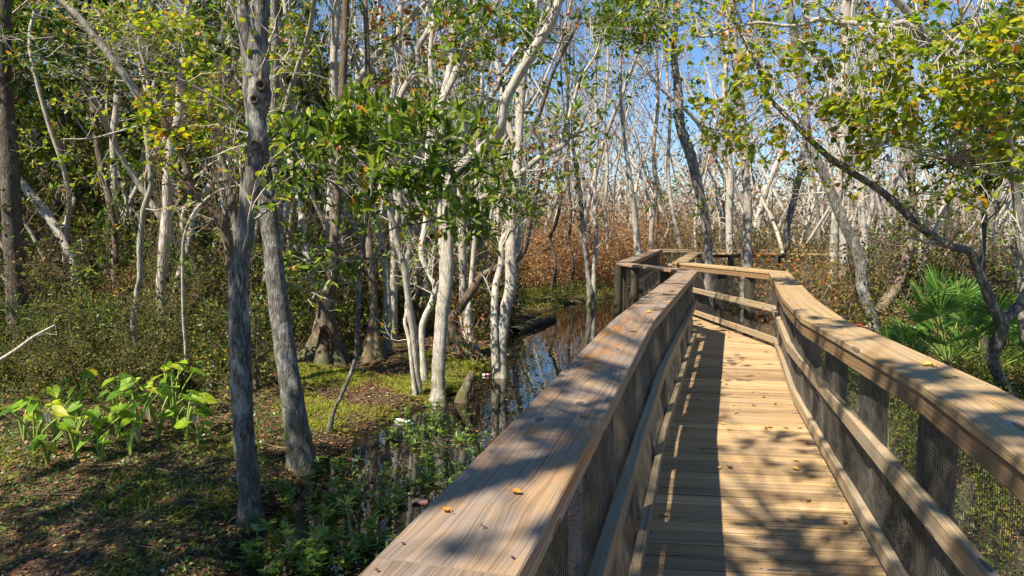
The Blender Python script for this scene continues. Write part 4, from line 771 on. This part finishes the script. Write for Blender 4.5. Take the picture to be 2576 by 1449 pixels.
# ------------------------------------------------------------------ thickets and ground cover
def in_view(n, u0, u1, d0, d1, bias=.5):
    d = np.sqrt(rng.random(n) * (d1**2 - d0**2) + d0**2) if bias == .5 else d0 + (d1 - d0) * rng.random(n)**bias
    return rng.uniform(u0, u1, n) * d, d
def thicket(name, label, cat, n, region, H, leafm, stemm, lsize, per, wob=.5, kind='stuff', lean=.25, style='tiny', gate=None):
    x, y = in_view(n, *region); sd = poly_sd(x, y, pond); ok = sd > .5
    if gate is not None: ok &= gate(x, y)
    x, y = x[ok], y[ok]; n = len(x); z = ground_h(x, y); h = H * rng.uniform(.40, 1.15, n) * (1 + .45 * fbm(x, y, .8))
    h = np.clip(h, .15, None); k = 5; t = np.linspace(0, 1, k); ln = rng.normal(size=(n, 2)) * lean
    P0 = np.stack([x[:, None] + ln[:, :1] * h[:, None] * t**1.6 + rng.normal(size=(n, k)) * .02, y[:, None] + ln[:, 1:] * h[:, None] * t**1.6 + rng.normal(size=(n, k)) * .02, z[:, None] + h[:, None] * t], -1)
    sb = MB(); rr = (.0035 + .0022 * h)[:, None] * (1 - .7 * t)
    offs = np.array([(math.cos(a), math.sin(a), 0) for a in (0, 2.1, 4.2)]); V = P0[:, :, None, :] + rr[..., None, None] * offs
    base = (np.arange(n)[:, None, None] * k + np.arange(k - 1)[None, :, None]) * 3; j = np.arange(3)[None, None]; j2 = (j + 1) % 3
    sb.add(V.reshape(-1, 3), np.stack([base + j, base + j2, base + 3 + j2, base + 3 + j], -1).reshape(-1, 4), .5, mi=1)
    m = n * per; a = rng.integers(0, n, m); tt = rng.uniform(.12, 1.02, m); i = np.minimum((tt * (k - 1)).astype(int), k - 2); f = (tt * (k - 1) - i)[:, None]
    pos = P0[a, i] * (1 - f) + P0[a, i + 1] * f + rng.normal(size=(m, 3)) * (wob * .30 * (.4 + .6 * h[a])[:, None]) * np.array([1, 1, .5])
    pos[:, 2] = np.maximum(pos[:, 2], z[a] + .02)
    clump = .5 + .33 * fbm(pos[:, 0], pos[:, 1] + pos[:, 2], 1.3); leaves(sb, pos, rdir(m, -.1), lsize * rng.uniform(.6, 1.4, m), style, np.clip(clump * .5 + rng.random(m) * .6, 0, 1), jitter=1.0)
    o = part(name, sb, [M[leafm], M[stemm]]); tag(o, label, cat, kind=kind); return o
thicket('dry_thicket', 'rusty brown dead thicket behind the pond clearing', 'thicket', 2800, (-.02, .26, 27, 44), 2.4, 'rust', 'twig_pale', .085, 50, .5)
thicket('dry_thicket', 'dark brown withered brush beyond the far handrail', 'thicket', 1400, (.24, .50, 17, 26), 1.3, 'dry', 'twig_pale', .055, 50, .4)
thicket('dry_thicket', 'dark brown withered brush behind the fan palms at right', 'thicket', 2300, (.42, .85, 12.5, 20), 1.45, 'dry', 'twig_pale', .045, 70, .4)
thicket('dry_thicket', 'low brown brush on the far right horizon', 'thicket', 1700, (.24, .85, 26, 50), 2.4, 'dry', 'twig_pale', .09, 40, .5)
def gen_shrub(H, n, leafm, lsize, lcount, twig, style='oval', nsub=6):
    root = empty('shrub', (0, 0, 0)); tb = MB(); lb = MB()
    for _ in range(n):
        az = rng.random() * 6.28; d = np.array([math.cos(az) * rng.uniform(.2, 1), math.sin(az) * rng.uniform(.2, 1), 1.3]); branch_out(tb, lb, np.array([math.cos(az) * .12, math.sin(az) * .12, -.08]), d, H * rng.uniform(.5, 1.1), .012, 2, style, lsize, lcount, nsub, .8, 4, .05)
    part('stems', tb, M[twig], root); part('foliage', lb, M[leafm], root); return root
PRO['shrub'] = [gen_shrub(1.7, 7, 'dark_leaf', .065, 7, 'twig_brown'), gen_shrub(1.3, 8, 'brush', .05, 8, 'twig_brown'), gen_shrub(2.1, 6, 'dark_leaf', .08, 6, 'twig_brown', 'whorl'), gen_shrub(1.1, 9, 'brush', .045, 8, 'twig_brown', 'tiny')]
PRO['sticks'] = [gen_shrub(2.0, 6, 'dry', .05, 6, 'twig_brown', 'tiny', 6), gen_shrub(1.6, 8, 'autumn', .05, 4, 'twig_brown', 'tiny', 6), gen_shrub(2.4, 4, 'dry', .06, 6, 'twig_brown', 'tiny', 6)]
for k in ('shrub', 'sticks'):
    for o in PRO[k]: used[id(o)] = False
keep = list(placed); placed.clear()
scatter(30, ['shrub'], -.80, -.42, 9.2, 13, 'tangled olive green shrub at the left edge behind the elephant ears', 'shrub', 'shrubs at the left edge', .35, .45, .85)
scatter(60, ['shrub', 'shrub', 'shrub', 'sticks'], -.80, -.22, 12.5, 21, 'leafy shrub under the dense left wood', 'shrub', 'shrubs under the left wood', .5, .6, 1.5)
scatter(30, ['shrub', 'sticks'], -.24, .0, 15, 25, 'shaded shrub among the crowded pale trunks', 'shrub', 'shrubs among the crowded trunks', .5, .7, 1.1)
scatter(34, ['sticks', 'sticks', 'shrub'], .36, .85, 12.5, 20, 'twiggy bare shrub in the withered brush behind the right handrail', 'shrub', 'twiggy shrubs behind the right handrail', .5, .8, 1.3)
scatter(16, ['sticks'], .24, .45, 17, 26, 'twiggy bare shrub beyond the far handrail', 'shrub', 'twiggy shrubs beyond the far handrail', .5, .8, 1.3)
placed.extend(keep)
cl = lambda x, y: fbm(x, y, 1.1) > -.25
thicket('brush', 'low tangled olive brush filling the left edge', 'brush', 800, (-.80, -.38, 8.8, 13), .55, 'brush', 'twig_brown', .034, 44, .6, lean=.9, style='oval', gate=lambda x, y: ((x / y < -.48) | (y > 10.4)) & cl(x, y))
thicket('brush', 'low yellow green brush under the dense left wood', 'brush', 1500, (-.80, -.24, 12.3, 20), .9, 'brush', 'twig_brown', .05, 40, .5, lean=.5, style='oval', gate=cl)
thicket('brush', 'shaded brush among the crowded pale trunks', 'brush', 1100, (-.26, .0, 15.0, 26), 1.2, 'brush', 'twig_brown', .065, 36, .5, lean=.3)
thicket('low_shrubs', 'green low shrubs behind the right handrail', 'shrubs', 1500, (.40, .95, 3.0, 12), .42, 'brush', 'stem_green', .04, 26, .4, gate=lambda x, y: x > np.interp(y, RAIL_R[:-1, 1], RAIL_R[:-1, 0]) + .8)
thicket('low_shrubs', 'green weeds along the far pond bank', 'weeds', 500, (.0, .16, 14, 26), .4, 'brush', 'stem_green', .045, 22, .5)
thicket('far_woods', 'grey brown woods closing the view behind the pale grove', 'woods', 2200, (.0, .95, 66, 110), 8.0, 'far', 'twig_pale', .34, 40, .55, lean=.06)
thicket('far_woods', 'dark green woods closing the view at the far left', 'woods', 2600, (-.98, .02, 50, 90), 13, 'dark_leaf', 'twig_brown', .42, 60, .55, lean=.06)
# leaf litter
def litter(name, n, u0, u1, d0, d1, size, m, kind='tiny', label='', cat='', lift=.012, bias=.8):
    x, y = in_view(n, u0, u1, d0, d1, bias); z = ground_h(x, y); ok = z > WZ + .005
    x, y, z = x[ok], y[ok], z[ok]; k = len(x); mb = MB(); d = rng.normal(size=(k, 3)); d[:, 2] *= .22
    leaves(mb, np.stack([x, y, z + lift * rng.random(k) + .004], -1), d, size * rng.uniform(.5, 1.4, k) * (1 + .03 * y), kind, rng.random(k), jitter=.30)
    o = part(name, mb, M[m]); tag(o, label, cat, kind='stuff')
litter('leaf_litter', 110000, -.80, .30, 3.5, 18, .030, 'litter', 'oval', 'brown and red fallen leaves on the swamp floor', 'leaf litter')
litter('leaf_litter', 22000, .35, .95, 2.2, 14, .036, 'litter', 'oval', 'brown and yellow fallen leaves on the ground right of the boardwalk', 'leaf litter')
def grass(name, label, n, u0, u1, d0, d1, h, m='grass', gate=None, kind='strip', bias=.8):
    x, y = in_view(n, u0, u1, d0, d1, bias); z = ground_h(x, y); c = fbm(x, y, 1.1); ok = (z > WZ + .01) & (c + rng.random(n) * .8 > .15)
    if gate is not None: ok &= gate(x, y)
    x, y, z = x[ok], y[ok], z[ok]; k = len(x); mb = MB(); d = rng.normal(size=(k, 3)) * .8; d[:, 2] = np.abs(d[:, 2]) * .5 + .3
    leaves(mb, np.stack([x, y, z], -1), d, h * rng.uniform(.5, 1.4, k), kind, rng.random(k), jitter=.6)
    o = part(name, mb, M[m]); tag(o, label, 'grass', kind='stuff')
grass('grass', 'short yellow green grass and moss in the sunlit clearing', 110000, -.34, .03, 7.8, 13, .05, 'sungrass')
grass('grass', 'sparse grass and runners on the shaded near floor', 14000, -.80, -.15, 3.8, 9, .08, gate=lambda x, y: fbm(x + 5, y, 1.7) > .3)
grass('ground_cover', 'tiny round leaves of creeping ground cover', 52000, -.80, .10, 3.8, 13, .030, 'waterplant', None, 'tiny')
grass('grass', 'grass tufts on the far bank of the pond', 14000, -.05, .2, 14, 34, .14)
def floating():
    n = 16000; x, y = in_view(n, -.35, .2, 4.0, 22, .7); sd = poly_sd(x, y, pond); c = fbm(x, y, 1.5); ok = (sd < .1) & (ground_h(x, y) < WZ) & (c + rng.random(n) * 1.3 - .9 * np.clip(-sd - .6, 0, 1) > .75); x, y = x[ok], y[ok]; k = len(x)
    mb = MB(); d = rng.normal(size=(k, 3)); d[:, 2] = 0; leaves(mb, np.stack([x, y, np.full(k, WZ + .006)], -1), d, .04 * rng.uniform(.4, 1.5, k), 'oval', rng.random(k), jitter=.05); tag(part('floating_leaves', mb, M['litter']), 'small dead leaves floating on the dark water', 'floating leaves', kind='stuff')
floating()
def twiglitter():
    mb = MB()
    for _ in range(420):
        d = 4 + 12 * rng.random()**1.2; u = rng.uniform(-.8, .02); x, y = u * d, d; z = gh(x, y)
        if z < WZ: continue
        a = rng.random() * PI; L = rng.uniform(.15, .7); p = [np.array([x, y, z + .01])]
        for k in range(4): a += rng.normal() * .25; q = p[-1] + np.array([math.cos(a), math.sin(a), 0]) * L / 4; q[2] = gh(q[0], q[1]) + .012 + rng.random() * .03; p.append(q)
        tube(mb, np.array(p), rng.uniform(.0025, .007), 4)
    tag(part('fallen_twigs', mb, M['twig_brown']), 'thin dead twigs scattered over the swamp floor', 'twigs', kind='stuff')
twiglitter()

# ------------------------------------------------------------------ plants near the water
def stem_plant(name, h, nst, lsize, leafm, per=10):
    root = empty(name, (0, 0, 0)); sb = MB(); lb = MB()
    for _ in range(nst):
        az = rng.random() * 6.28; p = limb_path((rng.normal() * .03, rng.normal() * .03, -.05), (math.cos(az) * .4, math.sin(az) * .4, 1), h * rng.uniform(.6, 1.15), 6, .16, .1); tube(sb, p, np.linspace(.005, .002, len(p)), 4)
        for q in range(1, len(p)):
            k = max(2, per // 5); d = rdir(k) * np.array([1, 1, .3]) + np.array([0, 0, .25]); leaves(lb, np.repeat(p[q][None], k, 0), d, lsize * rng.uniform(.6, 1.1, k) * (1.15 - .1 * q), 'lance', jitter=.25)
        k = per // 2; leaves(lb, np.repeat(p[-1][None], k, 0), rdir(k) * np.array([1, 1, .4]) + np.array([0, 0, .4]), lsize * rng.uniform(.7, 1.1, k), 'lance', rng.uniform(.5, 1, k), jitter=.25)
    part('stem', sb, M['stem_green'], root); part('leaves', lb, M[leafm], root); return root
WP = [stem_plant('marsh_plant', h, n, l, 'waterplant', 12) for h, n, l in ((.32, 5, .085), (.26, 4, .075), (.36, 6, .09), (.22, 7, .065), (.42, 4, .10))]
for o in WP: used[id(o)] = False
def wp(x, y, label, group, s=1.0, zz=None):
    o = place(WP[rng.integers(len(WP))], x, y, label, 'marsh plant', group, s)
    o.location.z = max(gh(x, y), WZ - .08) if zz is None else zz
for (cx, cy, rx, ry, n, s0, lab, grp) in [(800, 1400, 210, 50, 24, 1.0, 'leafy marsh plant in the cluster under the near end of the left handrail', 'marsh plants under the near handrail'),
        (1090, 1150, 120, 80, 40, .75, 'leafy marsh plant standing in the dark shallows beside the handrail', 'marsh plants in the dark shallows'),
        (1090, 1060, 90, 25, 9, .7, 'leafy marsh plant at the foot of the broad water edge trunk', 'marsh plants at the broad trunk foot'),
        (900, 1230, 120, 70, 26, .7, 'leafy marsh plant on the muddy edge near the leaning trunk', 'marsh plants on the muddy edge'),
        (1190, 850, 60, 30, 8, .9, 'leafy weed beside the pale exposed roots', 'weeds by the exposed roots'), (680, 1270, 60, 25, 6, .55, 'leafy weed at the foot of the nearest trunk', 'weeds at the nearest trunk'),
        (940, 830, 60, 20, 7, .9, 'green weed between the hollow tree and white stems', 'weeds by the hollow tree')]:
    for _ in range(n):
        q = G(cx + rng.uniform(-1, 1) * rx, cy + rng.uniform(-1, 1) * ry, WZ)
        if q[0] > np.interp(q[1], RAIL_L[:4, 1], RAIL_L[:4, 0]) - .25: q[0] = np.interp(q[1], RAIL_L[:4, 1], RAIL_L[:4, 0]) - rng.uniform(.25, .6)
        wp(q[0], q[1], lab, grp, s0 * rng.uniform(.7, 1.15))
# taro / elephant ear
def taro_leaf(mb, base, tip_dir, nrm, L, rnd):
    """arrow shaped blade hanging from the stalk top"""
    d = tip_dir / np.linalg.norm(tip_dir); s = np.cross(d, nrm); s /= np.linalg.norm(s); u = np.cross(s, d)
    out = [(-.10, -.30), (-.30, -.38), (-.42, -.12), (-.44, .15), (-.36, .42), (-.20, .72), (0, 1.0), (.20, .72), (.36, .42), (.44, .15), (.42, -.12), (.30, -.38), (.10, -.30)]
    V = [base]; n = len(out)
    for i, (x, y) in enumerate(out): V.append(base + L * (s * x * .95 + d * y + u * (.10 * abs(x) * 2 * (1 if i % 2 else .55) - .16 * max(y, 0)**2)))
    V += [base + L * (d * .5 - u * .05)]
    F = [(0, i, i + 1) for i in range(1, n)]
    mb.add(np.array(V), F, np.clip(rnd + rng.normal(size=len(F)) * .03, 0, 1))
def taro(x, y, label, nl, h, az0=None, dry=0):
    g = gh(x, y); root = empty('elephant_ear', (x, y, g), label, 'elephant ear plant'); 
    for k in range(nl):
        az = rng.random() * 6.28; out = rng.uniform(.1, .55) * h; hh = h * rng.uniform(.55, 1.1)
        b = np.array([x, y, g]); tip = b + np.array([math.cos(az) * out, math.sin(az) * out, hh]); mid = b + np.array([math.cos(az) * out * .3, math.sin(az) * out * .3, hh * .6])
        sb = MB(); tube(sb, smooth_line([b, mid, tip], 4), np.linspace(.013, .007, 9), 6); st = part('stalk', sb, M['stem_green'], root)
        isdry = k < dry; mb = MB(); dd = np.array([math.cos(az) + rng.normal() * .4, math.sin(az) + rng.normal() * .4, -.35 if not isdry else -1.6]); nr = np.array([rng.normal() * .3 - .15, rng.normal() * .3 - .45, 1.])
        taro_leaf(mb, tip, dd, nr, rng.uniform(.10, .17) * (1 if not isdry else .7), rng.uniform(0, 1)); part('leaf', mb, M['taro_dry' if isdry else 'taro'], root, smooth=False)
TP = [(90, 1150, 6, .35), (140, 1110, 7, .45), (200, 1100, 8, .45), (250, 1130, 7, .40), (300, 1110, 8, .45), (190, 1160, 6, .35), (350, 1130, 7, .40), (400, 1110, 7, .45), (440, 1095, 8, .55), (470, 1110, 6, .35), (500, 1120, 4, .22), (330, 1155, 5, .25), (60, 1110, 5, .35), (255, 1165, 5, .22), (120, 1175, 5, .25), (420, 1060, 5, .5)]
TLAB = ['at the far left end of the clump', 'tall clump member above the left end', 'with broad leaves left of centre in the clump', 'with low leaves in the clump front', 'in the middle of the clump', 'with small leaves at the left front', 'right of the clump centre', 'left of the tall upright plant', 'tall upright plant with raised bright leaves', 'small plant under the tall upright plant', 'low sprawling plant at the right end', 'low plant at the clump front centre', 'dark plant at the left frame edge', 'lowest plant in front of the clump', 'low plant at the front left corner', 'rear plant behind the tall upright one']
for (tx, ty, nl, h), lb_ in zip(TP, TLAB):
    q = G(tx, ty); taro(q[0], q[1], 'green elephant ear ' + lb_, nl + 1, h * 1.35, dry=1 if rng.random() < .5 else 0)
# fan palms
def frond(root, b, az, L, el, fan, seg=22):
    d = np.array([math.cos(az) * math.cos(el), math.sin(az) * math.cos(el), math.sin(el)]); hub = b + d * L; sb = MB(); mid = b + d * L * .5 + np.array([0, 0, .03]); tube(sb, smooth_line([b, mid, hub], 4), np.linspace(.009, .005, 9), 5); part('stalk', sb, M['stem_green'], root)
    s = np.cross(d, np.array([0, 0, 1.])); s /= np.linalg.norm(s) + 1e-9; u = np.cross(s, d); mb = MB(); tw = rng.normal() * .4
    u = u * math.cos(tw) + s * math.sin(tw); s = np.cross(d, u)
    for k in range(seg):
        a = -1.9 + 3.8 * k / (seg - 1); dd = d * math.cos(a) + s * math.sin(a) + u * .18 * abs(a); l = fan * (1 - .12 * abs(a)) * rng.uniform(.9, 1.05); wv = np.cross(dd, u); wv /= np.linalg.norm(wv)
        p0 = hub; p1 = hub + dd * l * .45; p2 = hub + dd * l * .8 + np.array([0, 0, -.03 * l / .4]); p3 = hub + dd * l - np.array([0, 0, rng.uniform(.03, .16) * l / .5]); ww = l * .024
        V = [p0, p1 - wv * ww + u * .004, p2 - wv * ww * .55, p3, p2 + wv * ww * .55, p1 + wv * ww + u * .004, p1 - u * ww * .6, p2 - u * ww * .4]
        mb.add(np.array(V), [(0, 1, 2, 7), (0, 7, 4, 5), (7, 2, 3, 3)][:2], rng.random()); mb.add(np.array([V[2], V[3], V[4], V[7]]), [(0, 1, 2, 3)], rng.random())
    part('frond', mb, M['palm'], root, smooth=False)
for lab, x, y, d, hs, n, L, fan in [('small fan palm with two pale open fans behind the right handrail', 2265, 935, 9.3, 0, 8, .62, .42), ('larger bushy fan palm left of the forked leaning tree', 2385, 925, 9.4, .45, 22, .80, .55), ('partly hidden fan palm blades beyond the forked leaning tree', 2480, 880, 10.4, .0, 8, .75, .5)]:
    q = P(x, y, d); g = gh(q[0], q[1]); root = empty('fan_palm', (q[0], q[1], g), lab, 'fan palm'); b = np.array([q[0], q[1], g + .05])
    if hs:
        sb = MB(); tube(sb, [b - [0, 0, .1], b + [0, 0, hs + .1]], [.07, .05], 9, rough=.12); part('trunk', sb, M['bark_brown'], root); b = b + [0, 0, hs]
    for k in range(n): frond(root, b, rng.random() * 6.28, L * rng.uniform(.7, 1.35), rng.uniform(.3, 1.45), fan * rng.uniform(.8, 1.1))

# ------------------------------------------------------------------ small things
FL = {}
def fl_mat(n, a, b): FL[n] = leaf_mat('fallen_' + n, [(0, a), (1, b)], .12, .55, .3)
fl_mat('brown', (.16, .07, .03), (.30, .16, .07)); fl_mat('orange', (.50, .17, .03), (.55, .26, .05)); fl_mat('yellow', (.55, .38, .05), (.60, .46, .10)); fl_mat('red', (.25, .03, .03), (.32, .05, .05)); fl_mat('tan', (.38, .24, .12), (.46, .32, .18))
def fallen_leaf(x, y, z, col, L, label, group=None, kind='heart', stalk=True):
    mb = MB(); n = 11; a0 = rng.random() * 6.28; c, s_ = math.cos(a0), math.sin(a0); w = {'heart': .75, 'oval': .45}[kind]
    prof = [(0, 0), (.18, .8), (.38, 1), (.6, .8), (.8, .42), (1, 0)]; curl = rng.uniform(.15, .5); V = []; 
    for t, ww in prof:
        for sd in (-1, -.5, 0, .5, 1):
            lx = (t - .5) * L; ly = sd * ww * w * L * .5; lz = (abs(sd) * ww)**1.5 * curl * L * .45 + .10 * L * (t - .5)**2 * 4 * rng.uniform(.6, 1.3) + .002
            V.append((lx * c - ly * s_, lx * s_ + ly * c, lz))
    F = [(i * 5 + j, i * 5 + j + 1, i * 5 + j + 6, i * 5 + j + 5) for i in range(5) for j in range(4)]; mb.add(np.array(V), F, rng.random())
    if stalk: tube(mb, np.array([(-.5 * L * c, -.5 * L * s_, .006), (-.75 * L * c + .1 * L * s_, -.75 * L * s_, .012), (-1.05 * L * c, -1.05 * L * s_, .004)]), .0011, 4, .5)
    o = bpy.data.objects.new('fallen_leaf', mb.mesh('fallen_leaf', FL[col])); COL.objects.link(o); o.location = (x, y, z); tag(o, label, 'leaf', group); return o
for px, py, col, L, lab in [(1466, 1050, 'brown', .042, 'curled dark brown leaf on the middle of the near left handrail'), (1300, 1243, 'orange', .032, 'orange leaf with a long yellow stalk on the near left handrail'), (1121, 1288, 'orange', .026, 'small curled orange leaf nearest the viewer on left handrail'), (1218, 1330, 'brown', .012, 'tiny brown speck of leaf on the near left handrail'), (1648, 782, 'tan', .05, 'pale dry leaf by the left handrail joint'), (1631, 787, 'yellow', .055, 'small yellow leaf by the left handrail joint'), (1590, 836, 'brown', .05, 'flat brown leaf just before the left handrail joint'), (1671, 741, 'brown', .06, 'dark leaf on the far half of the left handrail'), (1690, 731, 'red', .04, 'small red leaf on the far half of the left handrail'),
        (2160, 822, 'red', .075, 'crumpled dark red leaf on the right handrail'), (2174, 825, 'tan', .05, 'pale brown leaf touching the crumpled red leaf'), (2135, 812, 'yellow', .05, 'yellowish leaf left of the red leaf on the handrail'), (2113, 811, 'tan', .045, 'tan leaf leftmost of the row on the right handrail'), (2332, 921, 'yellow', .06, 'large yellow leaf on the near right handrail'), (2348, 923, 'yellow', .045, 'small yellow leaf touching the large yellow leaf'), (2383, 951, 'yellow', .045, 'yellow leaf nearest the viewer on the right handrail'), (2402, 952, 'brown', .03, 'brown leaf scrap nearest the viewer on the right handrail')]:
    q = G(px, py, TOP); fallen_leaf(q[0], q[1], TOP + .003, col, L, lab, kind='heart')
DL = [(1896, 1022, 'red'), (1985, 955, 'red'), (1892, 988, 'brown'), (1950, 1018, 'brown'), (1934, 1076, 'orange'), (1844, 1021, 'yellow'), (1815, 961, 'yellow'), (1818, 1068, 'yellow'), (1833, 1083, 'brown'), (1746, 1043, 'orange'), (1826, 968, 'red'), (1769, 1132, 'brown'), (1667, 1302, 'brown'), (1809, 1180, 'yellow'), (1835, 1178, 'brown'), (2001, 1182, 'yellow'), (2003, 1162, 'yellow'), (2033, 1119, 'brown'), (1720, 1045, 'brown'), (1752, 1005, 'red'), (1721, 1085, 'orange'), (1830, 908, 'brown'), (1868, 907, 'brown'), (1863, 912, 'orange'), (1985, 905, 'brown'), (1926, 887, 'brown'), (1890, 858, 'brown'), (1835, 850, 'brown'), (1867, 861, 'orange'), (1978, 1079, 'tan'), (2010, 1078, 'tan'), (1988, 1310, 'tan'), (2125, 1318, 'brown'), (2034, 1261, 'brown'), (1780, 992, 'brown'), (1793, 880, 'brown'), (1770, 870, 'brown'), (1756, 906, 'brown'), (1800, 1000, 'orange'), (1850, 1040, 'tan'), (1921, 1000, 'brown'), (1926, 1080, 'brown'), (1959, 876, 'red'), (1850, 838, 'brown')]
for px, py, col in DL:
    q = G(px, py, 0); fallen_leaf(q[0], q[1], .006, col, rng.uniform(.045, .065), 'small %s fallen leaf lying on the boardwalk planks' % col, '%s leaves on the planks' % col, kind='oval' if rng.random() < .5 else 'heart', stalk=rng.random() < .5)
def lathe(mb, prof, c, ax, n=14, r=.5, mi=0, crush=0):
    c = np.array(c); ax = np.array(ax, float); ax /= np.linalg.norm(ax); a = np.cross(ax, (0, 0, 1.)) if abs(ax[2]) < .9 else np.array([1., 0, 0]); a /= np.linalg.norm(a); b = np.cross(ax, a); th = np.arange(n) / n * 2 * PI
    V = np.array([[c + ax * h + (a * math.cos(t) + b * math.sin(t)) * q * (1 + crush * math.sin(t * 3 + h * 60)) for t in th] for q, h in prof]); i = np.arange(len(prof) - 1)[:, None] * n; j = np.arange(n)[None]
    mb.add(V, np.stack([i + j, i + (j + 1) % n, i + n + (j + 1) % n, i + n + j], -1).reshape(-1, 4), r, mi=mi)
M['foam'] = plain_mat('white_foam', (.75, .75, .73), .5, (.6, .6, .58)); M['pink'] = plain_mat('pink_label', (.6, .05, .12), .4); M['clear'] = plain_mat('cloudy_plastic', (.35, .38, .38), .15, (.2, .22, .22), 20, .6); M['redp'] = plain_mat('red_print', (.5, .04, .03), .4, (.7, .6, .5), 90)
q = G(1030, 1072, WZ); t_ = empty('foam_cup', (q[0], q[1], WZ), 'crushed white foam cup lying at the muddy water edge', 'cup'); mb = MB(); lathe(mb, [(.001, 0), (.018, 0), (.021, .025), (.026, .06), (.027, .062), (.024, .060), (.017, .007), (.001, .006)], (q[0] - .05, q[1], WZ + .045), (1, .3, .1), crush=.12); part('cup_body', mb, M['foam'], t_)
mb = MB(); lathe(mb, [(.001, 0), (.028, .0), (.028, .006), (.001, .008)], (q[0] + .05, q[1] + .01, WZ + .03), (.5, -.8, .4), crush=.05); part('lid', mb, M['foam'], t_)
def bottle(px, py, label, ax, m='clear', lab='pink'):
    q = G(px, py, GZ - .08); z = max(gh(q[0], q[1]), WZ); t_ = empty('plastic_bottle', (q[0], q[1], z), label, 'bottle'); c = (q[0], q[1], z + .02); mb = MB(); lathe(mb, [(.001, -.06), (.02, -.058), (.021, -.02), (.020, .0), (.021, .026), (.020, .046), (.009, .066), (.008, .076), (.001, .076)], c, ax, crush=.05); part('bottle_body', mb, M[m], t_)
    mb = MB(); lathe(mb, [(.0222, -.015), (.0215, .0), (.0222, .017)], c, ax); part('label_band', mb, M[lab], t_); mb = MB(); lathe(mb, [(.010, .072), (.010, .083), (.001, .084)], c, ax); part('cap', mb, M['foam'], t_)
bottle(885, 1150, 'clear plastic bottle with a pink band lying in the mud', (.8, -.5, .1)); bottle(1222, 938, 'whitish plastic bottle floating beside the double trunk', (1, .2, .05), 'foam'); bottle(1303, 775, 'pale bottle on the far bank beyond the double trunk', (.4, .2, 1), 'foam'); bottle(1010, 1052, 'red and white bottle among leaves at the clearing edge', (-.9, .4, .1), 'foam', 'redp')
q = G(1056, 1265, WZ); t_ = empty('snack_packet', (q[0], q[1], WZ), 'flat red printed packet floating under the left handrail', 'packet'); mb = MB()
gx = np.linspace(-.07, .07, 7); gy = np.linspace(-.045, .045, 5); X, Y = np.meshgrid(gx, gy); Z = WZ + .012 + .006 * np.sin(X * 60) * np.cos(Y * 70) + .008 * (1 - (X / .07)**4); V = np.stack([q[0] + X, q[1] + Y, Z], -1).reshape(-1, 3); V2 = V.copy(); V2[:, 2] -= .010
i = np.arange(4)[:, None] * 7 + np.arange(6)[None]; f = np.stack([i, i + 1, i + 8, i + 7], -1).reshape(-1, 4); mb.add(V, f); mb.add(V2, f[:, ::-1]); part('packet_body', mb, M['redp'], t_)
# log and stump
a, b = G(1292, 838, WZ), G(1392, 806, WZ); mb = MB(); tube(mb, smooth_line([a + [0, 0, -.02], (a + b) / 2 + [0, 0, .05], b + [0, 0, .03]], 6), np.linspace(.18, .10, 13), 12, rough=.08, cap=True); o = part('fallen_log', mb, M['bark_dark'], loc=tuple(a)); tag(o, 'dark wet log lying half sunk at the pond bank', 'log')
L, rr = px_line([(1160, 1015, 36), (1164, 995, 30), (1174, 970, 25), (1184, 948, 21), (1190, 936, 12)], 9.7, 9.8); g = gh(L[0][0], L[0][1]); root = empty('broken_stump', (L[0][0], L[0][1], g), 'broken jagged stump leaning over the water edge', 'stump'); mb = MB(); tube(mb, smooth_line(L, 3), smooth_line(np.stack([rr] * 3, 1), 3)[:, 0], 11, rough=.14, cap=True); part('trunk', mb, M['bark_brown'], root)
# bare fallen branch at the left edge
L, rr = px_line([(0, 905, 9), (40, 880, 8), (80, 850, 7), (115, 830, 6), (138, 818, 4)], 8.6, 8.6); mb = MB(); tube(mb, smooth_line(L, 4), smooth_line(np.stack([rr] * 3, 1), 4)[:, 0], 7, rough=.05)
for k in (1, 2, 3): tube(mb, limb_path(L[k], (rng.normal(), rng.normal(), .2), .3, 4, .3), .004, 4)
o = part('dead_branch', mb, M['bark_pale'], loc=tuple(L[0])); tag(o, 'bleached dead branch lying in the brush at the left edge', 'branch')
# vines hanging in the left wood
for i, (x, y0, y1, d, lab) in enumerate([(740, 380, 960, 11.5, ''), (395, 420, 900, 12.0, 'tangle of thin brown vines hanging round the vine hung trunk'), (560, 180, 560, 9.0, 'thin brown vines dangling between the bent brown trunk and nearest trunk')][1:]):
    mb = MB()
    for k in range(16):
        xx = x + rng.normal() * 22; p = [P(xx, y0 + rng.uniform(-80, 80), d)]; e = P(xx + rng.normal() * 25, y1 + rng.uniform(-60, 10), d + rng.normal() * .2); p = [p[0] * (1 - t) + e * t + rng.normal(size=3) * .07 for t in np.linspace(0, 1, 7)]; tube(mb, smooth_line(p, 3), rng.uniform(.003, .006), 4)
    c = np.vstack(mb.v).mean(0); o = part('hanging_vines', mb, M['twig_brown'], loc=(c[0], c[1], gh(c[0], c[1]))); tag(o, lab, 'vines')

for k_ in PRO:                      # a pattern tree that was never placed is dropped
    for o_ in PRO[k_]:
        if not used[id(o_)]:
            for c_ in list(o_.children): bpy.data.objects.remove(c_)
            bpy.data.objects.remove(o_)
